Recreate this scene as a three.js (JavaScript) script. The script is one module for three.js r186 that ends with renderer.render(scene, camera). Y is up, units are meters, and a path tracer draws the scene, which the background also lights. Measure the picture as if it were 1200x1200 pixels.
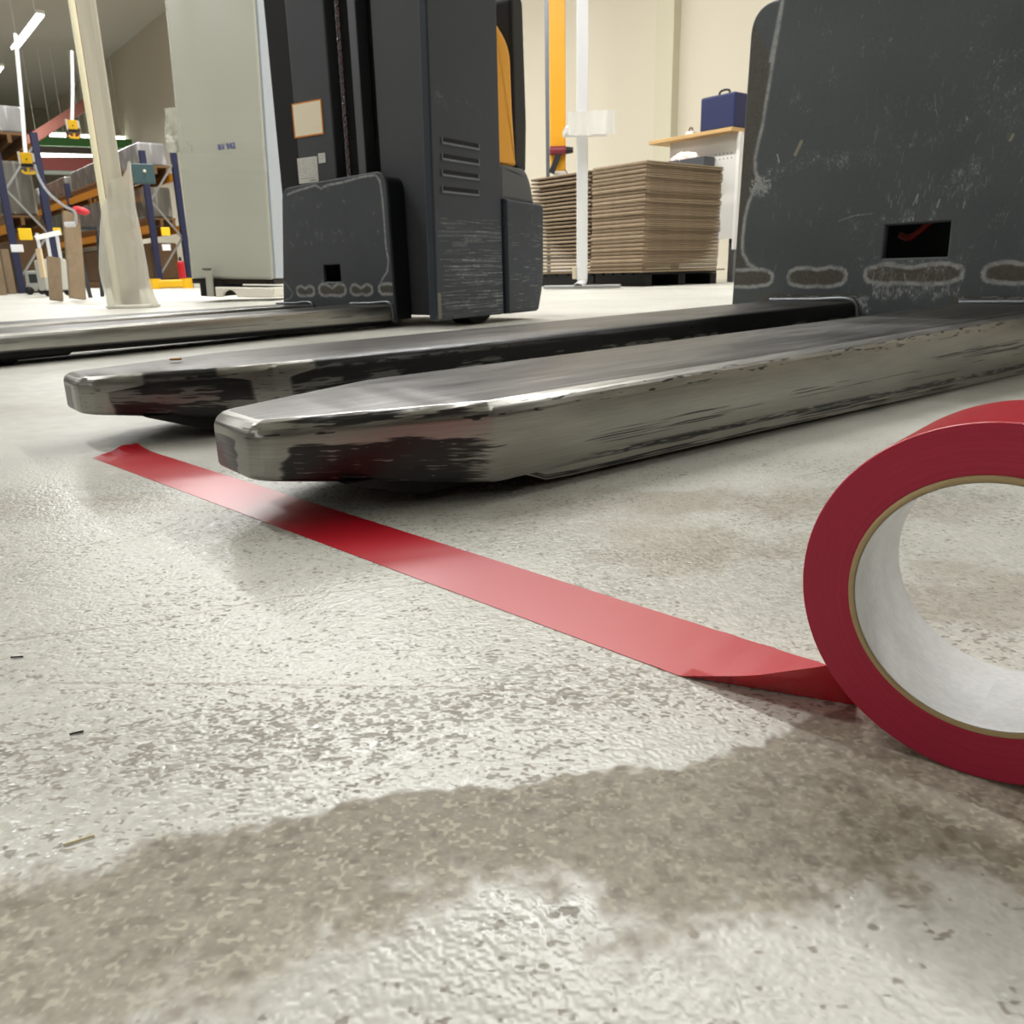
import * as THREE from 'three';
import { RoundedBoxGeometry } from 'three/addons/geometries/RoundedBoxGeometry.js';
import { mergeGeometries, toCreasedNormals, mergeVertices } from 'three/addons/utils/BufferGeometryUtils.js';
import { RectAreaLightUniformsLib } from 'three/addons/lights/RectAreaLightUniformsLib.js';
RectAreaLightUniformsLib.init();

// ------------------------------------------------------------------ camera, exposure, large lights
const scene = new THREE.Scene();
scene.background = new THREE.Color(0x000000);
const F = 950, PITCH = 0.2893, ROLL = -0.0237, EYE = new THREE.Vector3(0, 0.1547, 0);
const camera = new THREE.PerspectiveCamera(2 * Math.atan(600 / F) * 180 / Math.PI, 1, 0.01, 200);
const cP = Math.cos(PITCH), sP = Math.sin(PITCH), cR = Math.cos(ROLL), sR = Math.sin(ROLL);
const FWD = new THREE.Vector3(0, -sP, -cP);
const RGT = new THREE.Vector3(cR, sR * cP, -sR * sP), UPV = new THREE.Vector3(-sR, cR * cP, -cR * sP);
camera.position.copy(EYE);
camera.quaternion.setFromRotationMatrix(new THREE.Matrix4().makeBasis(RGT, UPV, FWD.clone().negate()));
camera.focus = 0.36; camera.userData.fStop = 42;
scene.add(camera);
const renderer = new THREE.WebGLRenderer({ antialias: true });
renderer.toneMapping = THREE.LinearToneMapping;
renderer.toneMappingExposure = 1.0;
renderer.shadowMap.enabled = true;
const LAMP_POWER = 117;                                  // radiance of one strip light
const LAMP_COLOR = new THREE.Color(1.0, 0.995, 0.985);

// ------------------------------------------------------------------ measuring helpers (metres from the camera's own view of the floor)
const V = (x, y, z) => new THREE.Vector3(x, y, z);
const ray = (px, py) => FWD.clone().multiplyScalar(F).addScaledVector(RGT, px - 600).addScaledVector(UPV, 600 - py).normalize();
const at = (px, py, y = 0) => { const d = ray(px, py); return EYE.clone().addScaledVector(d, (y - EYE.y) / d.y); };
const onPlane = (px, py, p, n) => { const d = ray(px, py); return EYE.clone().addScaledVector(d, p.clone().sub(EYE).dot(n) / d.dot(n)); };
const far = (px, py, dist) => { const d = ray(px, py); return EYE.clone().addScaledVector(d, dist / Math.hypot(d.x, d.z)); };   // horizontal distance

// ------------------------------------------------------------------ noise
let seed = 12345;
const rnd = () => { seed = (Math.imul(seed, 1664525) + 1013904223) | 0; return (seed >>> 0) / 4294967296; };
const rr = (a, b) => a + (b - a) * rnd();
const h2 = (i, j) => { let n = (Math.imul(i, 374761393) + Math.imul(j, 668265263)) | 0; n = Math.imul(n ^ (n >>> 13), 1274126177); return ((n ^ (n >>> 16)) >>> 0) / 4294967295; };
function vn(x, y) {
  const i = Math.floor(x), j = Math.floor(y), a = x - i, b = y - j, u = a * a * (3 - 2 * a), v = b * b * (3 - 2 * b);
  const p = h2(i, j), q = h2(i + 1, j), r = h2(i, j + 1), s = h2(i + 1, j + 1);
  return p + (q - p) * u + (r - p) * v + (p - q - r + s) * u * v;
}
const fbm = (x, y, o = 4) => { let s = 0, a = 0.5, t = 0; for (let k = 0; k < o; k++) { s += a * vn(x, y); t += a; a *= 0.5; x = x * 2.03 + 17.1; y = y * 2.01 + 9.7; } return s / t; };
const clamp = (x, a = 0, b = 1) => (x < a ? a : x > b ? b : x);
const sm = (a, b, x) => { const t = clamp((x - a) / (b - a)); return t * t * (3 - 2 * t); };
const mix = (a, b, t) => a + (b - a) * t;
const mix3 = (a, b, t) => [mix(a[0], b[0], t), mix(a[1], b[1], t), mix(a[2], b[2], t)];

// ------------------------------------------------------------------ textures and materials
function finish(t, srgb, repeat) {
  t.magFilter = THREE.LinearFilter; t.minFilter = THREE.LinearMipmapLinearFilter; t.generateMipmaps = true;
  t.wrapS = t.wrapT = repeat ? THREE.RepeatWrapping : THREE.ClampToEdgeWrapping;
  if (srgb) t.colorSpace = THREE.SRGBColorSpace;
  t.needsUpdate = true;
  return t;
}
// fn(u, v) -> [r, g, b (sRGB 0..255), roughness, metalness, height 0..1]
function surface(w, h, fn, { repeat = false, metal = false, bump = 0.0003, extra = {} } = {}) {
  const c = new Uint8Array(w * h * 4), m = new Uint8Array(w * h * 4), b = new Uint8Array(w * h * 4);
  for (let j = 0, k = 0; j < h; j++) for (let i = 0; i < w; i++, k += 4) {
    const o = fn((i + 0.5) / w, (j + 0.5) / h);
    c[k] = clamp(o[0], 0, 255); c[k + 1] = clamp(o[1], 0, 255); c[k + 2] = clamp(o[2], 0, 255); c[k + 3] = 255;
    m[k] = 255; m[k + 1] = clamp(o[3]) * 255; m[k + 2] = clamp(o[4] || 0) * 255; m[k + 3] = 255;
    b[k] = b[k + 1] = b[k + 2] = clamp(o[5] === undefined ? 0.5 : o[5]) * 255; b[k + 3] = 255;
  }
  const rmap = finish(new THREE.DataTexture(m, w, h), false, repeat);
  const mat = new THREE.MeshPhysicalMaterial({ map: finish(new THREE.DataTexture(c, w, h), true, repeat), roughness: 1, roughnessMap: rmap, metalness: metal ? 1 : 0, ...extra });
  if (metal) mat.metalnessMap = rmap;
  if (bump) { mat.bumpMap = finish(new THREE.DataTexture(b, w, h), false, repeat); mat.bumpScale = bump; }
  return mat;
}
const M = (color, roughness = 0.5, metalness = 0, extra = {}) => new THREE.MeshPhysicalMaterial({ color, roughness, metalness, ...extra });
let grainMaps = null;                                               // one shared tile of grain, tinted per material
function grainy(rgb, rough, scale, amp, bump = 0.0004) {
  if (!grainMaps) { const g = surface(512, 512, (u, v) => { const n = fbm(u * 8, v * 8, 4) - 0.5, f = vn(u * 150, v * 150) - 0.5, k = 228 + 34 * n + 12 * f; return [k, k, k, 0.5, 0, 0.5 + n * 0.6 + f * 0.3]; }, { repeat: true }); grainMaps = [g.map, g.bumpMap]; }
  const m = new THREE.MeshPhysicalMaterial({ color: new THREE.Color().setRGB(...rgb.map((c) => Math.min(1, c / 228)), THREE.SRGBColorSpace), roughness: rough, map: grainMaps[0], bumpMap: grainMaps[1] });
  m.bumpScale = bump; return m;
}

// ------------------------------------------------------------------ object helpers
const used = new Map();
const numbered = (name) => { const n = used.get(name) || 0; used.set(name, n + 1); return n ? `${name}_${String(n).padStart(3, '0')}` : name; };
function shadowed(o) { o.castShadow = true; o.receiveShadow = true; return o; }
function part(name, geo, mat, parent, label) {
  const m = shadowed(new THREE.Mesh(geo, mat)); m.name = name; parent.add(m);
  if (label) m.userData.label = label;
  return m;
}
function thing(name, label, category, pos, yaw = 0, group) {
  const g = new THREE.Group(); g.name = numbered(name); g.position.copy(pos); g.rotation.y = yaw; scene.add(g);
  g.userData = { label, category }; if (group) g.userData.group = group;
  return g;
}
function single(name, geo, mat, label, category, pos, yaw = 0, group) {
  const m = shadowed(new THREE.Mesh(geo, mat)); m.name = numbered(name); scene.add(m);
  if (pos) m.position.copy(pos);
  m.rotation.y = yaw; m.userData = { label, category }; if (group) m.userData.group = group;
  return m;
}
function struct(name, geo, mat) { const m = shadowed(new THREE.Mesh(geo, mat)); m.name = name; m.userData.kind = 'structure'; scene.add(m); return m; }
const box = (w, h, d, x = 0, y = 0, z = 0, r = 0) => {            // centred on x and z, standing on y
  const g = r > 0 ? new RoundedBoxGeometry(w, h, d, 3, Math.min(r, w / 2.01, h / 2.01, d / 2.01)) : new THREE.BoxGeometry(w, h, d);
  return g.translate(x, y + h / 2, z);
};
const cyl = (r, h, x = 0, y = 0, z = 0, axis = 'y', seg = 24, r2 = r) => {
  const g = new THREE.CylinderGeometry(r2, r, h, seg);
  if (axis === 'x') g.rotateZ(Math.PI / 2); if (axis === 'z') g.rotateX(Math.PI / 2);
  return g.translate(x, y, z);
};
const tube = (pts, r, seg = 40, rad = 8) => new THREE.TubeGeometry(new THREE.CatmullRomCurve3(pts), seg, r, rad);
function bar(a, b, w, h) {                                            // rectangular bar from a to b
  const d = b.clone().sub(a), g = new THREE.BoxGeometry(w, h, d.length());
  g.applyQuaternion(new THREE.Quaternion().setFromRotationMatrix(new THREE.Matrix4().lookAt(V(0, 0, 0), d, Math.abs(d.clone().normalize().y) > 0.98 ? V(1, 0, 0) : V(0, 1, 0))));
  return g.translate(...a.clone().add(b).multiplyScalar(0.5).toArray());
}
const noIndex = (g) => { const q = g.index ? g.toNonIndexed() : g; for (const k of Object.keys(q.attributes)) if (!['position', 'normal', 'uv'].includes(k)) q.deleteAttribute(k); return q; };
const join = (...gs) => mergeGeometries(gs.flat().map(noIndex));
// A flat plate in the local z/y plane with its front face at x = 0 looking to -x
function plateGeo(shape, depth, bevel) {
  const g = new THREE.ExtrudeGeometry(shape, { depth: depth - 2 * bevel, bevelEnabled: bevel > 0, bevelThickness: bevel, bevelSize: bevel, bevelOffset: -bevel, bevelSegments: 3, curveSegments: 12 });
  return g.rotateY(-Math.PI / 2).translate(depth - bevel, 0, 0);
}
// A flat panel in the local x/y plane with its front face at z = 0 looking to +z
function panelGeo(shape, depth, bevel) {
  const g = new THREE.ExtrudeGeometry(shape, { depth: depth - 2 * bevel, bevelEnabled: bevel > 0, bevelThickness: bevel, bevelSize: bevel, bevelOffset: -bevel, bevelSegments: 3, curveSegments: 12 });
  return g.translate(0, 0, -(depth - bevel));
}
function roundPoly(pts) {                                             // [x, y, radius] corners
  const s = new THREE.Shape(), n = pts.length;
  for (let i = 0; i < n; i++) {
    const p = new THREE.Vector2(pts[i][0], pts[i][1]), a = new THREE.Vector2(...pts[(i + n - 1) % n].slice(0, 2)).sub(p), b = new THREE.Vector2(...pts[(i + 1) % n].slice(0, 2)).sub(p);
    const r = Math.min(pts[i][2] || 0, a.length() * 0.49, b.length() * 0.49);
    const s0 = p.clone().addScaledVector(a.normalize(), r), s1 = p.clone().addScaledVector(b.normalize(), r);
    if (i) s.lineTo(s0.x, s0.y); else s.moveTo(s0.x, s0.y);
    if (r > 0) s.quadraticCurveTo(p.x, p.y, s1.x, s1.y);
  }
  s.closePath();
  return s;
}
const setUV = (g, fn) => { const p = g.attributes.position, uv = new Float32Array(p.count * 2); for (let i = 0; i < p.count; i++) { const o = fn(p.getX(i), p.getY(i), p.getZ(i)); uv[2 * i] = o[0]; uv[2 * i + 1] = o[1]; } g.setAttribute('uv', new THREE.BufferAttribute(uv, 2)); return g; };
function boxUV(g, s = 2) {                                            // uv in metres by the way a face points
  const q = noIndex(g), p = q.attributes.position, n = q.attributes.normal, uv = new Float32Array(p.count * 2);
  for (let i = 0; i < p.count; i++) {
    const ax = Math.abs(n.getX(i)), ay = Math.abs(n.getY(i)), az = Math.abs(n.getZ(i));
    const [a, b] = ay > ax && ay > az ? [p.getX(i), p.getZ(i)] : ax > az ? [p.getZ(i), p.getY(i)] : [p.getX(i), p.getY(i)];
    uv[2 * i] = a * s; uv[2 * i + 1] = b * s;
  }
  q.setAttribute('uv', new THREE.BufferAttribute(uv, 2));
  return q;
}

// ------------------------------------------------------------------ the hall: axes of the building = axes of the right-hand truck
const YAW2 = 0.6736;
const D2 = V(Math.cos(YAW2), 0, -Math.sin(YAW2)), N2 = V(Math.sin(YAW2), 0, Math.cos(YAW2));
const hall = (along, y, across) => D2.clone().multiplyScalar(along).addScaledVector(N2, across).setY(y);
const inHall = (p) => [p.dot(D2), p.dot(N2)];

// ---- floor: worn light-grey coating over darker concrete
const px2 = (list) => list.map(([a, b]) => { const p = at(a, b); return [p.x, p.z]; });
const dirtPoly = px2([[-260, 1100], [-90, 1062], [0, 1037], [60, 1021], [100, 1008], [170, 992], [250, 975], [320, 962], [400, 945], [480, 932], [600, 918], [680, 906], [750, 900], [850, 890], [900, 868], [935, 842], [1000, 826], [1080, 850], [1200, 880], [1420, 900], [1420, 1010], [1200, 1030], [1080, 1024], [980, 1035], [860, 1075], [760, 1090], [660, 1040], [560, 1015], [470, 1060], [380, 1110], [200, 1190], [-200, 1300]]);
const chipBand = px2([[-200, 900], [0, 885], [150, 876], [300, 862], [450, 848], [600, 832], [700, 806], [780, 790]]);
const lines = [px2([[60, 800], [300, 802], [520, 805], [680, 812]]), px2([[0, 752], [180, 728], [330, 700], [500, 683]]), px2([[120, 640], [160, 632], [210, 612]]), px2([[0, 590], [110, 585], [220, 588]]), px2([[690, 838], [740, 800], [760, 770]]), px2([[930, 560], [990, 548], [1060, 540]])];
function polySDF(poly, x, z) {
  let d = 1e9, inside = false;
  for (let i = 0, j = poly.length - 1; i < poly.length; j = i++) {
    const [ax, az] = poly[i], [bx, bz] = poly[j], ex = bx - ax, ez = bz - az, t = clamp(((x - ax) * ex + (z - az) * ez) / (ex * ex + ez * ez));
    const dx = x - ax - t * ex, dz = z - az - t * ez; d = Math.min(d, dx * dx + dz * dz);
    if ((az > z) !== (bz > z) && x < (bx - ax) * (z - az) / (bz - az) + ax) inside = !inside;
  }
  return (inside ? 1 : -1) * Math.sqrt(d);
}
function lineDist(l, x, z) {
  let d = 1e9;
  for (let i = 1; i < l.length; i++) {
    const [ax, az] = l[i - 1], [bx, bz] = l[i], ex = bx - ax, ez = bz - az, t = clamp(((x - ax) * ex + (z - az) * ez) / (ex * ex + ez * ez));
    const dx = x - ax - t * ex, dz = z - az - t * ez; d = Math.min(d, dx * dx + dz * dz);
  }
  return Math.sqrt(d);
}
const stains = [[790, 640, 0.05, 0.035, 0.36], [860, 640, 0.05, 0.03, 0.35], [720, 600, 0.08, 0.05, 0.3], [110, 590, 0.09, 0.03, 0.25], [1000, 590, 0.09, 0.05, 0.3], [1130, 700, 0.06, 0.04, 0.4], [330, 620, 0.05, 0.03, 0.2], [40, 480, 0.3, 0.05, 0.2], [820, 590, 0.06, 0.03, 0.3]].map(([a, b, w, h, k]) => { const p = at(a, b); return [p.x, p.z, w, h, k]; });
const COAT = [202, 201, 192], CHIP = [122, 113, 100], DIRT = [152, 144, 129];
const Z_LOW = at(600, 985).z;
function floorAt(x, z, fine) {
  const big = fbm(x * 2.2 + 5, z * 2.2, 3) - 0.5, mid = fbm(x * 11, z * 17 + 3, 3) - 0.5;
  let col = [COAT[0] + 26 * big + 16 * mid, COAT[1] + 26 * big + 16 * mid, COAT[2] + 24 * big + 13 * mid], rough = 0.31 + 0.16 * mid, hgt = 0.6;
  for (const [sx, sz, w, h, k] of stains) {
    const q = ((x - sx) / w) ** 2 + ((z - sz) / h) ** 2;
    if (q < 3) { const s = k * sm(1.5, 0.3, q + 2.2 * (vn(x * 40, z * 40) - 0.5) + 0.8 * (vn(x * 160, z * 160) - 0.5)); col = mix3(col, [166, 156, 140], s); }
  }
  if (!fine) { const g = vn(x * 60, z * 60) - 0.5; return [col[0] - 6 + 12 * g, col[1] - 6 + 12 * g, col[2] - 6 + 12 * g, rough + 0.16, 0, 0.5 + 0.4 * g]; }
  const near = sm(-0.62, -0.25, z), det = sm(-0.82, -0.6, z) * sm(-0.52, -0.36, x) * sm(0.42, 0.3, x);
  const rag = 0.008 * (fbm(x * 60, z * 60, 3) - 0.5) + 0.003 * (vn(x * 330, z * 330) - 0.5);
  const sd = z > -0.5 ? polySDF(dirtPoly, x, z) : -1;
  const lowEdge = sm(Z_LOW - 0.012, Z_LOW + 0.012, z), dirt = sm(-0.0012 - 0.010 * lowEdge, 0.0016 + 0.010 * lowEdge, sd + rag * (1 + 2.5 * lowEdge));
  const g1 = vn(x * 420, z * 420), g2 = vn(x * 900 + 7, z * 900), g3 = fbm(x * 150, z * 190, 2);
  const cb = lineDist(chipBand, x, z);
  let dens = 0.115 + 0.36 * (fbm(x * 18, z * 26 + 9, 3) - 0.42) + 0.22 * sm(0.035, 0.004, cb + 0.02 * (vn(x * 30, z * 30) - 0.5)) * near + 0.05 * near;
  dens = clamp(dens, 0.0, 0.42);
  const cs = sm(0.45, 0.7, vn(x * 22 + 4, z * 30)) * near * sm(0.0, 0.02, z - chipBand[3][1] - 0.02 + 0.1 * (x - chipBand[3][0]));
  const chipN = mix(0.58 * fbm(x * 340 + 0.4 * g1, z * 500, 2) + 0.42 * vn(x * 760, z * 1000), 0.7 * fbm(x * 210 + 0.4 * g1, z * 320, 2) + 0.3 * vn(x * 600, z * 800), cs);
  const chip = (0.25 + 0.75 * det) * sm(-0.02, 0.07, chipN - (0.79 - dens * 0.66)) * (0.55 + 0.45 * vn(x * 90, z * 90));
  for (const l of lines) { const d = lineDist(l, x, z); if (d < 0.006) { const s = sm(0.0016, 0.0003, d + 0.0009 * (vn(x * 200, z * 200) - 0.3)); col = mix3(col, [150, 140, 124], 0.55 * s); hgt -= 0.1 * s; } }
  const sp = det * (14 * (g1 - 0.5) + 12 * (g2 - 0.5));
  col = [col[0] + sp, col[1] + sp, col[2] + sp];
  col = mix3(col, [CHIP[0] + 30 * (g1 - 0.5), CHIP[1] + 28 * (g1 - 0.5), CHIP[2] + 25 * (g1 - 0.5)], 0.85 * chip * (1 - dirt));
  hgt = 0.62 - 0.3 * chip + det * (0.3 * (g1 - 0.5) + 0.34 * (g2 - 0.5) + 0.1 * (g3 - 0.5));
  rough += 0.18 * chip + 0.1 * (g1 - 0.5) + 0.16 * (1 - det);
  if (dirt > 0) {
    const worm = sm(0.56, 0.72, 0.5 * fbm(x * 330, z * 400 + 5, 2) + 0.5 * vn(x * 800, z * 800)) * (0.35 + 0.9 * fbm(x * 20, z * 20, 2));
    const tone = fbm(x * 9 + 3, z * 14, 3) - 0.5, k = 40 * tone + 26 * (g1 - 0.5) + 18 * (g2 - 0.5) - 16 * sm(0.6, 0.8, vn(x * 240 + 3, z * 300));
    col = mix3(col, mix3([DIRT[0] + k, DIRT[1] + k, DIRT[2] + k], [196, 190, 170], 0.75 * worm), dirt);
    rough = mix(rough, 0.62 + 0.2 * (g1 - 0.5), dirt); hgt = mix(hgt, 0.35 + 0.3 * (g1 - 0.5) + 0.25 * worm, dirt);
  }
  return [col[0], col[1], col[2], clamp(rough, 0.25, 0.95), 0, hgt];
}
{
  const A = [-0.52, 0.42, -0.82, -0.10], B = [-4, 4, -6.2, 1.2], C = [-34, 24, -44, 16];
  const matA = surface(2048, 1536, (u, v) => floorAt(mix(A[0], A[1], u), mix(A[3], A[2], v), true), { bump: 0.0006 });
  const matB = surface(2048, 1792, (u, v) => floorAt(mix(B[0], B[1], u), mix(B[3], B[2], v), false), { bump: 0.0012 });
  const matC = surface(512, 512, (u, v) => { const n = fbm(u * 6, v * 6, 3) - 0.5, g = vn(u * 90, v * 90) - 0.5, k = 24 * n + 8 * g; return [COAT[0] + k, COAT[1] + k, COAT[2] + k, 0.48 + 0.2 * n, 0, 0.5 + 0.3 * g]; }, { repeat: true, bump: 0.001 });
  const gs = [], groups = []; let count = 0;
  const rect = (x0, x1, z0, z1, mi, uv) => {
    const g = new THREE.PlaneGeometry(1, 1).rotateX(-Math.PI / 2).scale(x1 - x0, 1, z1 - z0).translate((x0 + x1) / 2, 0, (z0 + z1) / 2);
    setUV(g, uv); const q = noIndex(g); gs.push(q); groups.push([count, q.attributes.position.count, mi]); count += q.attributes.position.count;
  };
  const frame = (o, i, mi, uv) => { rect(o[0], o[1], o[2], i[2], mi, uv); rect(o[0], o[1], i[3], o[3], mi, uv); rect(o[0], i[0], i[2], i[3], mi, uv); rect(i[1], o[1], i[2], i[3], mi, uv); };
  rect(...A, 0, (x, y, z) => [(x - A[0]) / (A[1] - A[0]), (A[3] - z) / (A[3] - A[2])]);
  frame(B, A, 1, (x, y, z) => [(x - B[0]) / (B[1] - B[0]), (B[3] - z) / (B[3] - B[2])]);
  frame(C, B, 2, (x, y, z) => [x / 2, z / 2]);
  const slab = noIndex(setUV(new THREE.BoxGeometry(C[1] - C[0], 0.3, C[3] - C[2]).translate((C[0] + C[1]) / 2, -0.156, (C[2] + C[3]) / 2), (x, y, z) => [x / 2, z / 2]));
  gs.push(slab); groups.push([count, slab.attributes.position.count, 2]);
  const g = mergeGeometries(gs); g.clearGroups(); for (const q of groups) g.addGroup(...q);
  struct('floor', g, [matA, matB, matC]);
}
// ---- walls and ceiling (hall axes): right wall behind the cartons, far wall behind the racks, two walls behind the camera
const WALL_A = 8.6, FAR_B = -42, NEAR_B = 9, LEFT_A = -15, CEIL = 7.2;
const creamWall = M(0xd6cebb, 0.8), darkWall = M(0x77736a, 0.9), farWallMat = M(0xa39c86, 0.85), ceilMat = M(0xc9c6bc, 0.9);
{
  const slab = (name, a0, a1, c0, c1, y0, y1, mat) => {
    const g = boxUV(new THREE.BoxGeometry(a1 - a0, y1 - y0, c1 - c0)); g.translate((a0 + a1) / 2, (y0 + y1) / 2, (c0 + c1) / 2); g.rotateY(YAW2); struct(name, g, mat);
  };
  slab('wall_right', WALL_A, WALL_A + 0.3, FAR_B, NEAR_B, 0, CEIL, creamWall);
  slab('wall_far', LEFT_A, WALL_A, FAR_B - 0.3, FAR_B, 0, CEIL, farWallMat);
  slab('wall_left', LEFT_A - 0.3, LEFT_A, FAR_B, NEAR_B, 0, CEIL, darkWall);
  slab('wall_near', LEFT_A, WALL_A, NEAR_B, NEAR_B + 0.3, 0, CEIL, darkWall);
  slab('ceiling', LEFT_A - 0.3, WALL_A + 0.3, FAR_B - 0.3, NEAR_B + 0.3, CEIL, CEIL + 0.3, ceilMat);
  const pc = inHall(onPlane(775, 180, hall(WALL_A - 0.12, 0, 0), D2))[1];
  slab('trim_1', WALL_A - 0.12, WALL_A, pc - 0.14, pc + 0.14, 0, CEIL, M(0xcfcab2, 0.8));
}
// ---- strip lights
const lampWhite = M(0xe9e9e4, 0.5), lampGlow = new THREE.MeshStandardMaterial({ color: 0xffffff, emissive: new THREE.Color(1, 0.98, 0.92), emissiveIntensity: 6, roughness: 0.4 });
function stripLight(pos, yaw, len, label, group, drop = 0, power = 1) {
  const t = thing('ceiling_light', label, 'lamp', pos, yaw, group);
  part('housing', join(box(len, 0.06, 0.16, 0, 0.03, 0, 0.01), box(0.02, CEIL - pos.y - 0.09, 0.02, -len * 0.35, 0.09, 0), box(0.02, CEIL - pos.y - 0.09, 0.02, len * 0.35, 0.09, 0)), lampWhite, t);
  if (drop) part('lamp_diffuser', box(len - 0.04, drop, 0.15, 0, -drop + 0.03, 0, 0.02), lampGlow, t); else for (const s of [-1, 1]) part('fluorescent_tube', cyl(0.019, len - 0.06, 0, 0.008, s * 0.045, 'x', 10), lampGlow, t);
  const l = new THREE.RectAreaLight(LAMP_COLOR, LAMP_POWER * power, len - 0.06, 0.13); l.rotation.x = -Math.PI / 2; l.position.set(0, -0.02 - drop, 0); l.name = 'tube_glow'; t.add(l);
  return t;
}
{
  const seen = [[35, 180, 110, 180, 'far strip light left of the beige column, hanging above the red beam'], [156, 184, 204, 185.5, 'far strip light right of the beige column, above the braced blue rack'], [57, 157, 78, 158, 'far upper strip light left of the yellow hoist pendant'], [94, 159.5, 150, 162, 'far upper strip light passing behind the beige column']];
  for (const [x0, y0, x1, y1, label] of seen) {
    const a = at(x0, y0, y0 > 170 ? 4.15 : 4.7), b = at(x1, y1, y0 > 170 ? 4.15 : 4.7), m = a.clone().add(b).multiplyScalar(0.5).setY(a.y), d = b.clone().sub(a);
    stripLight(m, Math.atan2(-d.z, d.x), Math.hypot(d.x, d.z), label, undefined, 0.13);
  }
  // rows along the hall: one row right of the forks, two rows over the racks, a short row behind on the right
  const rows = [
    [4.1, [-0.5], 0.85, 'white strip light high above the stacked cartons and the right truck'], [4.1, [-4.3, -8.1, -12.2, -16.4, -20.6, -25.5], 1.45, 'white strip light in the long ceiling row beyond the forks', 'strip lights in the row beyond the forks'],
    [-0.6, [-4.8], 1.3, 'white strip light above the back left truck'], [-2.6, [-8.6, -12.8, -17, -22], 0.4, 'white strip light in the ceiling row over the left racks', 'strip lights over the left racks'], [-8.6, [-8, -14, -20], 0.4, 'white strip light in the outermost left ceiling row', 'strip lights in the outermost left row'],
    [6.6, [4.2], 0.45, 'white strip light behind on the right, nearest the cream wall'], [-7.4, [0.5, 5.0], 0.5, 'white strip light behind on the left', 'strip lights behind on the left']];
  for (const [al, acs, power, label, group] of rows) for (const ac of acs) stripLight(hall(al, 5.0, ac), YAW2 + Math.PI / 2, 3.0, label, group, 0, power);
}

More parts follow.
